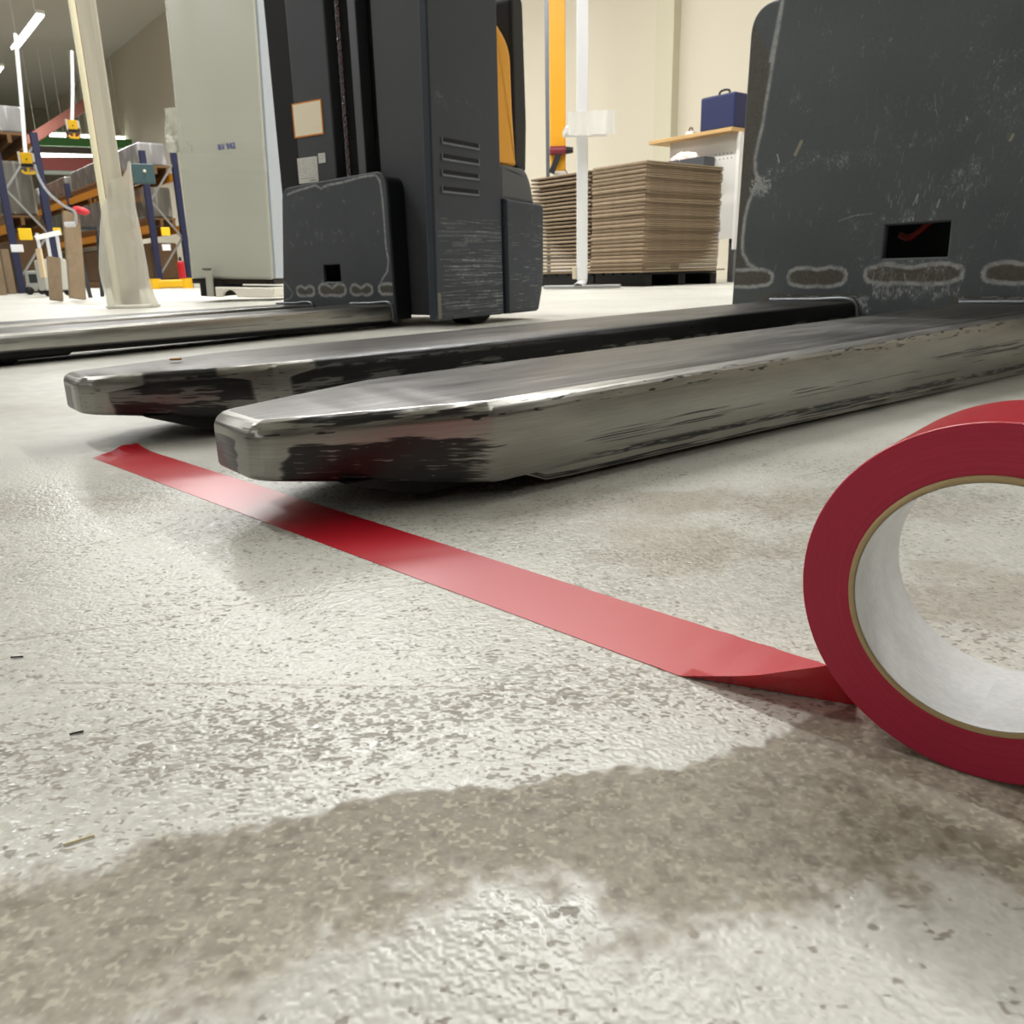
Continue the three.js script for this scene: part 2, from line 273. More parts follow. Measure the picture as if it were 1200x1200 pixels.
// ------------------------------------------------------------------ the tape roll
const tapeRed = [196, 16, 38];
{
  const C = V(0.1399, 0, -0.2199), YAW = -0.7104, RO = 0.0557, RI = 0.0404, RH = 0.0381, W = 0.048;
  const t = thing('tape_roll', 'large roll of red floor marking tape standing on edge, its end stuck to the floor', 'tape roll', C, YAW);
  const side = surface(512, 512, (u, v) => { const k = 9 * (vn(v * 170, 3.3) - 0.5) + 8 * (vn(v * 60, u * 5) - 0.5) + 6 * (vn(u * 120, v * 120) - 0.5) + 6 * (vn(v * 24, 7) - 0.5); return [186 + k, 34 + k * 0.7, 68 + k * 0.8, 0.5 + k * 0.008, 0, 0.5 + k * 0.03]; }, { bump: 0.00012 });
  const skin = M(new THREE.Color().setRGB(...tapeRed.map((c) => c / 255), THREE.SRGBColorSpace), 0.28, 0, { clearcoat: 0.3, clearcoatRoughness: 0.25 });
  const lathe = (pts, seg = 160) => new THREE.LatheGeometry(pts.map((p) => new THREE.Vector2(...p)), seg).rotateX(Math.PI / 2).translate(0, RO, 0);
  const faceUV = (g) => setUV(g, (x, y) => { const r = Math.hypot(x, y - RO); return [(Math.atan2(y - RO, x) / Math.PI + 1) / 2, (r - RI) / (RO - RI)]; });
  // z = 0 is the face turned to the camera
  part('wound_tape_side', faceUV(lathe([[RO - 0.0003, -0.0002], [RO - 0.0006, 0], [RI + 0.0003, 0], [RI, -0.0004]])), side, t);
  part('wound_tape', lathe([[RI, -W], [RO - 0.0006, -W], [RO, -W + 0.0005], [RO, -0.0006], [RO - 0.0003, -0.0002]]), skin, t);
  const kraft = grainy([196, 172, 128], 0.8, 6, 22, 0.0003), white = grainy([240, 239, 234], 0.55, 5, 5, 0.0001);
  const core = part('core', lathe([[RI, -W + 0.001], [RI, 0.0002], [RI - 0.0003, 0.0006], [RH + 0.0006, 0.0006], [RH + 0.0003, 0.0003], [RH + 0.0003, -W + 0.0006], [RI, -W + 0.0002]]), kraft, t, 'brown cardboard core ring');
  part('core_lining', lathe([[RH + 0.0002, -W + 0.0007], [RH, -W + 0.0012], [RH, -0.0002], [RH + 0.0002, 0.0003]]), white, core, 'glossy white lining of the core');
  // the strip: along DT on the floor, rising to the roll at its end
  const DT = V(0.714, 0, 0.70).normalize(), NT = V(-0.70, 0, 0.714).normalize();
  const rows = 190, cols = 30, pos = [], idx = [], uv = [];
  const a0 = -0.787, a1 = -0.0965;
  for (let i = 0; i <= rows; i++) for (let j = 0; j <= cols; j++) {
    const v = j / cols, s = i / rows;                                // v = 0 near edge, 1 far edge
    const start = a0 + (v < 0.5 ? 0.010 * (1 - 2 * v) : -0.008 * (2 * v - 1) * 1.3) + 0.0015 * Math.sin(v * 9);
    const end = a1 + 0.003 * v;
    const a = s < 0.75 ? mix(start, -0.17, s / 0.75) : mix(-0.17, end, (s - 0.75) / 0.25);
    let across = -0.2502 - 0.0466 * v, y = 0.0003;
    const w = clamp(0.382 * (a + 0.1557), 0, 0.03), vc = w / 0.0466;        // width of the near edge that has peeled off the floor
    if (v < vc) { const th = (46 + 20 * clamp((a + 0.145) / 0.045) ** 1.5) * Math.PI / 180, k = vc - v, bend = Math.min(k, 0.05) / 0.05 * 0.5 + 0.5, q = 0.0466 * k; across = -0.2502 - w + q * Math.cos(th * bend); y += q * Math.sin(th * bend) + 0.0005 * Math.sin(a * 260) * k; }
    else if (a > -0.2) y += 0.00025 * Math.max(0, Math.sin(a * 330 + v * 4)) * sm(-0.2, -0.15, a);
    const c = clamp((-0.757 - a) / 0.034); y += 0.0045 * c * c * (0.35 + 0.65 * v) + 0.0008 * c * Math.sin(v * 14 + a * 90);
    const p = DT.clone().multiplyScalar(a).addScaledVector(NT, across); pos.push(p.x, y, p.z); uv.push(a * 4, v * 0.19);
  }
  const under = pos.length / 3; for (let k = 0; k < under; k++) { pos.push(pos[3 * k], pos[3 * k + 1] - 0.00018, pos[3 * k + 2]); uv.push(uv[2 * k], uv[2 * k + 1]); }
  const q = cols + 1;
  for (let i = 0; i < rows; i++) for (let j = 0; j < cols; j++) {
    const a = i * q + j, b = a + 1, c = a + q, d = c + 1; idx.push(a, c, b, b, c, d);
    idx.push(under + a, under + b, under + c, under + b, under + d, under + c);
  }
  const rim = (k) => [...Array(k === 0 || k === 1 ? rows : cols).keys()].forEach((i) => { const [a, b] = k === 0 ? [i * q, (i + 1) * q] : k === 1 ? [(i + 1) * q + cols, i * q + cols] : k === 2 ? [i + 1, i] : [rows * q + i, rows * q + i + 1]; idx.push(a, under + a, b, b, under + a, under + b); });
  [0, 1, 2, 3].forEach(rim);
  const g = new THREE.BufferGeometry(); g.setAttribute('position', new THREE.Float32BufferAttribute(pos, 3)); g.setAttribute('uv', new THREE.Float32BufferAttribute(uv, 2)); g.setIndex(idx);
  t.updateMatrixWorld(true); g.applyMatrix4(t.matrixWorld.clone().invert());
  const strip = M(new THREE.Color().setRGB(...tapeRed.map((c) => c / 255), THREE.SRGBColorSpace), 0.36, 0, { clearcoat: 1, clearcoatRoughness: 0.34 });
  part('tape_strip', toCreasedNormals(g, 0.9), strip, t, 'red tape strip stuck to the floor, its near edge peeling up');
}

// ------------------------------------------------------------------ forks
// o: tip, bend, heel (x), wb half width, wt half width of the tip, top(x), bot(x), r edge rounding
function forkGeo(o) {
  const half = [];                                                    // from the heel on the +z side round the tip to the heel on the -z side
  const seg = (x0, z0, x1, z1, n) => { for (let i = 0; i < n; i++) half.push([mix(x0, x1, i / n), mix(z0, z1, i / n)]); };
  const rc = o.rc, td = new THREE.Vector2(o.tip - o.bend, o.wt - o.wb), tl = td.length(); td.normalize();
  const b0 = [o.bend + 0.006, o.wb], b1 = [o.bend + td.x * 0.006, o.wb + td.y * 0.006], c0 = [o.tip - td.x * rc, o.wt - td.y * rc], c1 = [o.tip, o.wt - rc * 0.9];
  seg(o.heel, o.wb, b0[0], b0[1], 24);
  for (let i = 0; i < 5; i++) { const t = i / 5, u = 1 - t; half.push([u * u * b0[0] + 2 * u * t * o.bend + t * t * b1[0], u * u * b0[1] + 2 * u * t * o.wb + t * t * b1[1]]); }
  seg(b1[0], b1[1], c0[0], c0[1], 8);
  for (let i = 0; i < 8; i++) { const t = i / 8, u = 1 - t; half.push([u * u * c0[0] + 2 * u * t * o.tip + t * t * c1[0], u * u * c0[1] + 2 * u * t * o.wt + t * t * c1[1]]); }
  half.push(c1);
  const out = half.concat(half.slice().reverse().map(([x, z]) => [x, -z])), n = out.length;
  const nor = out.map((p, i) => { const a = out[Math.max(0, i - 1)], b = out[Math.min(n - 1, i + 1)], d = new THREE.Vector2(b[0] - a[0], b[1] - a[1]).normalize(); return i === 0 ? [0, 1] : i === n - 1 ? [0, -1] : [d.y, -d.x]; });
  const sgn = nor[2][1] > 0 ? 1 : -1;
  const rings = [[0.0025, 0, 0, 0], [0.0008, 0.0012, 0, 0.03], [0, 0.003, 0, 0.06]];                 // inset, above bottom, below top, v
  for (let k = 0; k <= 6; k++) { const t = k / 6 * Math.PI / 2; rings.push([o.r * (1 - Math.cos(t)), null, o.r * (1 - Math.sin(t)), 0.84 + 0.16 * k / 6]); }
  let s = 0; const arc = out.map((p, i) => (s += i ? Math.hypot(p[0] - out[i - 1][0], p[1] - out[i - 1][1]) : 0));
  const pos = [], uv = [], idx = [];
  for (const [ins, up, dn, v] of rings) out.forEach(([x, z], i) => {
    const nx = sgn * nor[i][0], nz = sgn * nor[i][1];
    pos.push(x - nx * ins, up === null ? o.top(x) - dn : o.bot(x) + up, z - nz * ins); uv.push(arc[i], v);
  });
  for (let k = 0; k < rings.length - 1; k++) for (let i = 0; i < n - 1; i++) { const a = k * n + i, b = a + 1, c = a + n, d = c + 1; idx.push(a, c, b, b, c, d); }
  const sideCount = idx.length, cap = (k, flip, uvf) => {
    const base = pos.length / 3; for (let i = 0; i < n; i++) { const j = (k * n + i) * 3; pos.push(pos[j], pos[j + 1], pos[j + 2]); uv.push(pos[j], pos[j + 2]); }
    for (let i = 0; i < n / 2 - 1; i++) { const a = base + i, b = base + i + 1, c = base + n - 1 - i, d = base + n - 2 - i; flip ? idx.push(a, b, c, b, d, c) : idx.push(a, c, b, b, c, d); }
  };
  cap(rings.length - 1, false); const topCount = idx.length - sideCount; cap(0, true);
  const g = new THREE.BufferGeometry(); g.setAttribute('position', new THREE.Float32BufferAttribute(pos, 3)); g.setAttribute('uv', new THREE.Float32BufferAttribute(uv, 2)); g.setIndex(idx);
  // make sure that the sides face outwards
  const A = V(...pos.slice(0, 3)), i3 = idx[1] * 3, i4 = idx[2] * 3, nn = V(pos[i3], pos[i3 + 1], pos[i3 + 2]).sub(A).cross(V(pos[i4], pos[i4 + 1], pos[i4 + 2]).sub(A));
  if (nn.z < 0) for (let k = 0; k < sideCount; k += 3) { const x = idx[k + 1]; idx[k + 1] = idx[k + 2]; idx[k + 2] = x; }
  g.setIndex(idx); g.computeVertexNormals();
  const c = toCreasedNormals(g, 0.6); c.clearGroups(); c.addGroup(0, sideCount, 0); c.addGroup(sideCount, topCount, 1); c.addGroup(sideCount + topCount, 1e9, 2);
  c.groups[2].count = c.attributes.position.count - sideCount - topCount;
  return c;
}
const STEEL = [156, 154, 149], PAINT = [17, 17, 18], darkSteel = M(0x141414, 0.7, 0.2), blackRubber = M(0x0c0c0c, 0.8);
const streak = (x, v, kx, kv) => 0.6 * vn(x * kx, v * kv) + 0.4 * vn(x * kx * 2.3 + 5, v * kv * 2.7);
// painted = 0 bare steel .. 1 black paint; paintFn(x, v)
function forkSide(heel, paintFn, len = 1.5, steel = STEEL) {
  const m = surface(2048, 256, (u, v) => {
    const s = u * len, x = heel - s, p = clamp(paintFn(x, v, s)), g = streak(s, v, 22, 60) - 0.5, f = streak(s, v, 70, 180) - 0.5, blot = fbm(s * 14, v * 3, 3) - 0.5;
    const st = [steel[0] + 16 * g + 14 * f + 22 * blot, steel[1] + 16 * g + 14 * f + 20 * blot, steel[2] + 16 * g + 14 * f + 16 * blot], pa = [PAINT[0] + 16 * g + 14 * f, PAINT[1] + 16 * g + 14 * f, PAINT[2] + 16 * g + 14 * f];
    const c = mix3(st, pa, p);
    return [...c, mix(0.36 + 0.1 * g + 0.08 * f, 0.34 + 0.2 * f, p), 1 - p, 0.5 + 0.22 * g + 0.2 * f + 0.15 * p];
  }, { metal: true, bump: 0.00014 });
  for (const k of ['map', 'roughnessMap', 'metalnessMap', 'bumpMap']) m[k].repeat.set(1 / len, 1);
  return m;
}
function forkTop(x0, x1, z, fn) {
  const m = surface(1536, 256, (u, v) => {
    const x = mix(x0, x1, u), zz = (v - 0.5) * 2 * z, g = streak(x, zz, 9, 260) - 0.5, f = streak(x, zz, 40, 700) - 0.5, b = fbm(x * 10, zz * 30, 3) - 0.5, sc = sm(0.80, 0.9, streak(x + 0.4 * zz, zz, 6, 420));
    const fleck = vn(x * 330, zz * 330) > 0.985 ? 1 : 0, o = fn ? fn(x, zz) : 0;
    let c = [90 + 44 * g + 36 * f + 34 * b, 88 + 44 * g + 36 * f + 34 * b, 85 + 44 * g + 36 * f + 32 * b];
    c = mix3(c, [205, 202, 196], Math.max(0.6 * sc, 0.8 * fleck)); c = mix3(c, [44, 44, 46], o);
    return [...c, 0.42 + 0.2 * b + 0.12 * f + 0.1 * fleck, 0.75 - 0.4 * o, 0.5 + 0.25 * g + 0.25 * f];
  }, { metal: true, bump: 0.0004 });
  for (const k of ['map', 'roughnessMap', 'metalnessMap', 'bumpMap']) { m[k].repeat.set(1 / (x1 - x0), 1 / (2 * z)); m[k].offset.set(-x0 / (x1 - x0), 0.5); }
  return m;
}
function addFork(parent, z, o, mats, label) {
  const g = forkGeo(o).translate(0, 0, z); const f = part('fork', g, [mats[0], mats[1], darkSteel], parent, label);
  // load roller frame that hangs a little below the tip, and its rollers
  const xr = o.tip + 0.085, w = o.wb - 0.03;
  const sh = new THREE.Shape(); const yb = o.bot(xr) + 0.004; sh.moveTo(xr - 0.035, yb); sh.lineTo(xr + 0.02, 0.0085); sh.lineTo(xr + 0.30, 0.0085); sh.lineTo(xr + 0.34, yb); sh.closePath();
  part('roller_frame', new THREE.ExtrudeGeometry(sh, { depth: 2 * w, bevelEnabled: false }).translate(0, 0, z - w), darkSteel, f);
  const fl = (s) => { const y = (x) => Math.max(0.002, o.bot(x) - 0.0085) + 0.012 * sm(o.bend + 0.06, o.bend + 0.02, x), gg = new THREE.BoxGeometry(o.heel - o.bend - 0.03, 0.011, 0.008, 40, 1, 1).translate((o.heel + o.bend) / 2 + 0.01, 0, z + s * (o.wb - 0.014)); const p = gg.attributes.position; for (let i = 0; i < p.count; i++) p.setY(i, p.getY(i) + y(p.getX(i)) + 0.003); return gg; };
  for (const k of [1, -1]) part('lower_flange', fl(k), mats[2] || mats[0], f);
  for (const dx of [0.10, 0.19]) part('load_roller', cyl(0.02, 2 * w - 0.02, xr + dx, 0.0205, z, 'z', 20), blackRubber, f);
  return f;
}

// worn dark paint on sheet metal, drawn in the plane of the sheet: x0..x1 by y0..y1 metres; draw(ctx, X, Y) adds the marks
function wornPaint(w, h, x0, x1, y0, y1, base, draw, { rough = 0.5, amp = 14, sx = 6, sy = 6, marks = 0.5, bump = 0.0003 } = {}) {
  const cv = document.createElement('canvas'); cv.width = w; cv.height = h; const ctx = cv.getContext('2d');
  ctx.fillStyle = '#000'; ctx.fillRect(0, 0, w, h);                  // red channel: pale scuffs, green: bare grey metal, blue: warm deposits
  ctx.globalCompositeOperation = 'lighter'; ctx.lineCap = ctx.lineJoin = 'round';
  const X = (x) => (x - x0) / (x1 - x0) * w, Y = (y) => (y1 - y) / (y1 - y0) * h, S = w / (x1 - x0);
  draw(ctx, X, Y, S);
  const d = ctx.getImageData(0, 0, w, h).data;
  const m = surface(w, h, (u, v) => {
    const i = Math.min(w - 1, Math.floor(u * w)), j = Math.min(h - 1, Math.floor((1 - v) * h)), k = (j * w + i) * 4;
    const x = mix(x0, x1, u), y = mix(y0, y1, v), n = fbm(x * sx, y * sy, 4) - 0.5, f = vn(x * 420, y * 420) - 0.5, e = fbm(x * 120, y * 120, 2);
    const R = clamp(d[k] / 255 * (0.75 + 0.9 * (e - 0.3))), G = d[k + 1] / 255, B = d[k + 2] / 255;
    let c = [base[0] + amp * n + 5 * f, base[1] + amp * n + 5 * f, base[2] + amp * n + 5 * f];
    c = mix3(c, [86 + 18 * f + 14 * n, 82 + 18 * f + 14 * n, 74 + 16 * f + 12 * n], G);
    c = mix3(c, [172 + 20 * f, 173 + 20 * f, 172 + 20 * f], R * 0.9); c = mix3(c, [176, 164, 136], B);
    return [...c, clamp(rough + 0.2 * n + 0.1 * f + 0.15 * R), 0.0, 0.55 + 0.2 * n + 0.15 * f - 0.25 * R];
  }, { bump });
  for (const k of ['map', 'roughnessMap', 'bumpMap']) { m[k].repeat.set(1 / (x1 - x0), 1 / (y1 - y0)); m[k].offset.set(-x0 / (x1 - x0), -y0 / (y1 - y0)); }
  return m;
}
const path = (ctx, pts, close) => { ctx.beginPath(); pts.forEach(([a, b], i) => (i ? ctx.lineTo(a, b) : ctx.moveTo(a, b))); if (close) ctx.closePath(); };
function scuffs(ctx, X, Y, n, x0, x1, y0, y1, len, dir, col = 'rgba(255,0,0,', lw = 1, turn = 0.35) {
  for (let i = 0; i < n; i++) { const x = rr(x0, x1), y = rr(y0, y1), a = dir + rr(-turn, turn), l = len * rr(0.2, 1); ctx.strokeStyle = col + rr(0.08, 0.7).toFixed(2) + ')'; ctx.lineWidth = lw * rr(0.6, 2); path(ctx, [[X(x), Y(y)], [X(x + l * Math.cos(a)), Y(y + l * Math.sin(a))]]); ctx.stroke(); }
}
function clouds(ctx, X, Y, S, n, x0, x1, y0, y1, r) { for (let i = 0; i < n; i++) { const x = rr(x0, x1), y = rr(y0, y1); for (let k = 0; k < 40; k++) { const a = rr(0, 6.3), q = r * rnd() * rr(0.3, 1); ctx.fillStyle = 'rgba(255,0,0,' + rr(0.04, 0.22).toFixed(2) + ')'; ctx.fillRect(X(x + q * Math.cos(a)), Y(y + q * Math.sin(a)), S * rr(0.0006, 0.003), S * rr(0.001, 0.005)); } } }
// an oblong bare patch with a pale rim
function bareBlob(ctx, X, Y, S, xa, xb, ya, yb, waist, lw = 0.006) {
  const xm = (xa + xb) / 2, ym = (ya + yb) / 2, h = (yb - ya) / 2, w = (xb - xa) / 2, pts = [];
  for (let i = 0; i < 60; i++) { const t = i / 60 * 2 * Math.PI, c = Math.cos(t), s = Math.sin(t), ex = Math.sign(c) * Math.abs(c) ** 0.6, ey = Math.sign(s) * Math.abs(s) ** 0.7; const x = xm + w * ex, k = 1 - waist * Math.exp(-(((x - xm) / (0.3 * w)) ** 2)); pts.push([X(x + 0.0012 * rr(-1, 1)), Y(ym + h * ey * (s > 0 ? k : 1 - 0.3 * (1 - k)) + 0.0012 * rr(-1, 1))]); }
  path(ctx, pts, true); ctx.fillStyle = 'rgba(0,255,0,0.95)'; ctx.fill();
  ctx.strokeStyle = 'rgba(255,0,0,0.75)'; ctx.lineWidth = S * lw; path(ctx, pts, true); ctx.stroke(); ctx.strokeStyle = 'rgba(255,0,0,0.4)'; ctx.lineWidth = S * lw * 1.7; path(ctx, pts, true); ctx.stroke();
}
const cover = M(0x484b4f, 0.45), coverDark = M(0x1b1c1e, 0.55), hoodYellow = M(0xf0a60a, 0.35, 0, { clearcoat: 0.3 }), zinc = M(0x777a7e, 0.4, 0.8);

// ------------------------------------------------------------------ the truck on the right: origin on the floor under the middle of its load plate
const O2 = hall(1.45, 0, -0.71);
{
  const t = thing('pallet_truck', 'dark pallet truck on the right whose long worn steel forks reach past the red tape', 'pallet truck', O2, YAW2);
  const P2 = O2.clone(), loc = (px, py) => { const p = onPlane(px, py, P2, D2); return [p.dot(N2) + 0.71, p.y]; };   // a point of the plate front: [z, y]
  const top = (x) => 0.0702 + 0.0143 * (x + 1.12), bot = (x) => (x < -1.12 ? mix(0.0142, 0.031, (-1.12 - x) / 0.15) : mix(0.0142, 0.0155, clamp((x + 1.12) / 0.1)) - 0.006 * clamp((x + 0.8) / 0.8));
  // near fork
  const nearPaint = (x, v, s) => {
    const g = streak(s, v, 26, 34), h = streak(s, v, 60, 50), b = fbm(s * 40, v * 9, 2);
    let p = 0;
    const tip = sm(-1.262, -1.257, x + 0.008 * (b - 0.5) - 0.006 * sm(0.3, 0.6, v)) * sm(-1.120, -1.142, x + 0.04 * (g - 0.5) + 0.03 * (h - 0.5)) * sm(0.67, 0.62, v + 0.08 * (g - 0.5) + 0.12 * (h - 0.5) + 0.12 * (b - 0.5));
    if (s > 1.292) return 0.72 * sm(1.300, 1.304, s + 0.008 * (b - 0.5)) * sm(0.78, 0.72, v + 0.2 * (b - 0.5)) * (h > 0.3 ? 1 : 0.5);
    p = Math.max(p, tip * (h > 0.22 ? 1 : 0.2));
    const lipE = sm(-1.27, -1.24, x) * sm(-1.10, -1.16, x) * sm(0.86, 0.9, v) * sm(0.985, 0.95, v); p = Math.max(p, lipE * sm(0.32, 0.5, h));
    const band = Math.exp(-(((v - 0.30 - 0.22 * (x + 0.9)) / 0.13) ** 2)) * sm(-1.07, -1.0, x) * sm(-0.55, -0.75, x) + 0.9 * Math.exp(-(((v - 0.5) / 0.1) ** 2)) * sm(-0.52, -0.46, x) + 0.5 * Math.exp(-(((v - 0.3) / 0.2) ** 2)) * sm(-0.8, -0.6, x);
    p = Math.max(p, 0.9 * sm(0.66, 0.76, streak(s, v, 11, 60) + 0.34 * band - 0.22));
    p = Math.max(p, 0.85 * sm(-1.06, -0.98, x) * sm(0.13, 0.07, v) * sm(0.35, 0.5, h));
    p = Math.max(p, sm(0.7, 0.78, h) * sm(0.8, 0.85, v) * sm(0.95, 0.9, v) * 0.8);
    return p;
  };
  const nearTop = (x, z) => { const e = sm(0.060, 0.083, z + 0.05 * (fbm(x * 9, z * 20, 2) - 0.5)); return 0.9 * e * sm(-0.85, -0.62, x) * sm(0.45, 0.6, streak(x, z, 30, 300)) + 0.8 * e * sm(-1.1, -1.15, x) * sm(0.35, 0.5, streak(x, z, 40, 300)); };
  addFork(t, 0.1865, { tip: -1.268, bend: -1.117, heel: 0.004, wb: 0.0925, wt: 0.035, top, bot, r: 0.011, rc: 0.016 }, [forkSide(0.004, nearPaint), forkTop(-1.3, 0.02, 0.1, nearTop), forkSide(0.004, (x, v, s) => sm(0.5, 0.65, streak(s, v, 13, 8)))], 'near fork, mostly bare bright steel');
  // far fork
  const farPaint = (x, v, s) => {
    const b = fbm(s * 26, v * 5, 3), g = streak(s, v, 26, 26), h = streak(s, v, 70, 50);
    if (s > 1.318) return 0.72 * sm(1.326, 1.330, s + 0.006 * (b - 0.5)) * sm(0.8, 0.74, v);
    const bare = Math.max(sm(-1.268, -1.274, x + 0.006 * (b - 0.5) - 0.03 * sm(0.6, 0.8, v)), sm(0.024, 0.017, Math.abs(x + 1.122 + 0.006 * (v - 0.5)) - 0.03 * sm(0.72, 0.85, v)), 0.75 * sm(0.57, 0.62, 0.55 * b + 0.45 * g + 0.05 * Math.sin(v * 5)) * sm(0.75, 0.6, v), 0.6 * sm(0.78, 0.83, v) * sm(0.9, 0.86, v) * sm(-0.5, -0.9, x) * sm(0.3, 0.5, h), 0.5 * sm(0.95, 1, v));
    return 1 - bare * (h > 0.2 ? 1 : 0.4);
  };
  addFork(t, -0.1745, { tip: -1.290, bend: -1.121, heel: 0.004, wb: 0.0925, wt: 0.036, top, bot, r: 0.0085, rc: 0.018 }, [forkSide(0.004, farPaint), forkTop(-1.32, 0.02, 0.1, (x, z) => 0), forkSide(0.004, () => 0.9)], 'far fork, black paint worn to steel at the tip');
  // load plate with its opening
  const L = -0.358, R = 0.37, H = 0.62;
  const plate = roundPoly([[L, 0.058, 0.004], [R, 0.058, 0.004], [R, H, 0.05], [L + 0.012, H, 0.05]]);
  const hole = new THREE.Path(); [[-0.043, 0.1605], [0.067, 0.1605], [0.066, 0.2155], [-0.043, 0.2145]].forEach(([a, b], i) => (i ? hole.lineTo(a, b) : hole.moveTo(a, b))); hole.closePath(); plate.holes.push(hole);
  const paint2 = wornPaint(1280, 1120, -0.37, 0.38, 0.04, 0.64, [83, 88, 91], (ctx, X, Y, S) => {
    // bare strip left of the wear line
    const wear = [[893, 150], [889, 165], [885, 185], [885, 200], [889, 212], [884, 222], [877, 238], [873, 255], [870, 280], [870, 296], [877, 309], [886, 315]].map(([a, b]) => loc(a, b));
    wear.unshift([wear[0][0] + 0.01, 0.52], [wear[0][0] + 0.03, 0.63]);
    path(ctx, [...wear.map(([a, b]) => [X(a), Y(b)]), [X(-0.32), Y(0.15)], [X(-0.40), Y(0.15)], [X(-0.40), Y(0.7)]], true); ctx.fillStyle = 'rgba(0,255,0,0.9)'; ctx.fill();
    ctx.strokeStyle = 'rgba(255,0,0,0.8)'; ctx.lineWidth = S * 0.006; path(ctx, wear.map(([a, b]) => [X(a), Y(b)])); ctx.stroke(); ctx.strokeStyle = 'rgba(255,0,0,0.3)'; ctx.lineWidth = S * 0.012; ctx.stroke();
    const k = loc(893, 217); for (let i = 0; i < 260; i++) { const a = rr(0, 6.28), q = rnd(); ctx.fillStyle = 'rgba(255,0,0,0.5)'; ctx.fillRect(X(k[0] + 0.028 * q * Math.cos(a) - 0.004), Y(k[1] + 0.02 * q * Math.sin(a)), S * 0.003, S * 0.004); }
    const blob = (x0, x1, y0, y1, w) => { const a = loc(x0, (y0 + y1) / 2), b = loc(x1, (y0 + y1) / 2), c = loc((x0 + x1) / 2, y0), d = loc((x0 + x1) / 2, y1); bareBlob(ctx, X, Y, S, a[0], b[0], d[1], c[1], w); };
    blob(838, 905, 316, 336, 0); blob(924, 991, 313, 336, 0.28); blob(1014, 1128, 309, 333, 0.45); blob(1153, 1262, 306, 332, 0.3);
    // pale rubbing round the opening and below it
    clouds(ctx, X, Y, S, 26, -0.07, 0.09, 0.138, 0.168, 0.018); clouds(ctx, X, Y, S, 40, -0.065, 0.10, 0.092, 0.116, 0.012); clouds(ctx, X, Y, S, 8, -0.05, 0.06, 0.217, 0.235, 0.012);
    scuffs(ctx, X, Y, 120, -0.07, 0.10, 0.092, 0.125, 0.02, 1.5, undefined, 1.5); scuffs(ctx, X, Y, 50, -0.05, 0.09, 0.215, 0.29, 0.014, 1.5, undefined, 1.4); scuffs(ctx, X, Y, 240, -0.33, 0.36, 0.1, 0.6, 0.016, 1.5, 'rgba(255,0,0,', 0.9, 0.2); clouds(ctx, X, Y, S, 60, -0.3, 0.36, 0.1, 0.6, 0.03);
    clouds(ctx, X, Y, S, 30, -0.02, 0.3, 0.33, 0.40, 0.03); clouds(ctx, X, Y, S, 22, -0.29, -0.08, 0.325, 0.345, 0.022); clouds(ctx, X, Y, S, 10, 0.0, 0.12, 0.27, 0.3, 0.02);
    scuffs(ctx, X, Y, 160, -0.1, 0.36, 0.26, 0.42, 0.02, 1.5, 'rgba(255,0,0,', 0.8);
    const arc = [[983, 259], [1000, 253], [1022, 250]].map(([a, b]) => loc(a, b)); ctx.strokeStyle = 'rgba(255,0,0,0.55)'; ctx.lineWidth = S * 0.0022; path(ctx, arc.map(([a, b]) => [X(a), Y(b)])); ctx.stroke();
    for (const [a, b, c, d, w] of [[911, 181, 913, 190, 0.003], [1070, 240, 1076, 227, 0.002], [1076, 227, 1074, 238, 0.002], [1098, 243, 1101, 234, 0.003], [1130, 236, 1129, 244, 0.002]]) { const p = loc(a, b), q = loc(c, d); ctx.strokeStyle = 'rgba(255,0,0,0.9)'; ctx.lineWidth = S * w; path(ctx, [[X(p[0]), Y(p[1])], [X(q[0]), Y(q[1])]]); ctx.stroke(); }
    for (const [a, b, c, d, w] of [[939, 166, 932, 181, 0.007], [1187, 158, 1184, 164, 0.005]]) { const p = loc(a, b), q = loc(c, d); ctx.strokeStyle = 'rgba(0,0,255,0.7)'; ctx.lineWidth = S * w; path(ctx, [[X(p[0]), Y(p[1])], [X(q[0]), Y(q[1])]]); ctx.stroke(); }
    // welds and bare metal along the fork heels
    ctx.fillStyle = 'rgba(0,255,0,0.8)'; ctx.fillRect(X(-0.29), Y(0.099), X(-0.08) - X(-0.29), S * 0.02); ctx.fillRect(X(0.08), Y(0.099), X(0.29) - X(0.08), S * 0.02);
    for (let i = 0; i < 60; i++) { const q = rnd() > 0.5 ? rr(-0.28, -0.09) : rr(0.09, 0.29); ctx.fillStyle = 'rgba(255,0,0,0.7)'; ctx.fillRect(X(q), Y(rr(0.088, 0.098)), S * rr(0.003, 0.02), S * 0.0018); }
    ctx.fillStyle = 'rgba(255,0,0,0.75)'; ctx.fillRect(X(-0.087), Y(0.093), S * 0.012, S * 0.035); clouds(ctx, X, Y, S, 14, -0.09, -0.06, 0.065, 0.095, 0.01);
    ctx.fillStyle = 'rgba(255,0,0,0.7)'; ctx.fillRect(X(-0.047), Y(0.216), S * 0.004, S * 0.055); ctx.fillRect(X(0.066), Y(0.19), S * 0.005, S * 0.03);
  }, { amp: 16, rough: 0.46 });
  const plateM = part('load_plate', plateGeo(plate, 0.014, 0.004), paint2, t, 'scuffed dark load plate with a rectangular opening');
  part('plate_rim', join(box(0.085, H - 0.08, 0.012, 0.0555, 0.06, L + 0.016), box(0.085, H - 0.08, 0.012, 0.0555, 0.06, R - 0.016), box(0.085, 0.012, R - L - 0.06, 0.0555, H - 0.03, 0)), coverDark, plateM);
  part('hydraulic_hose', tube([V(0.07, 0.2, -0.05), V(0.06, 0.195, -0.03), V(0.06, 0.206, -0.01), V(0.07, 0.24, 0.02)], 0.006), M(0x8c1210, 0.5), t);
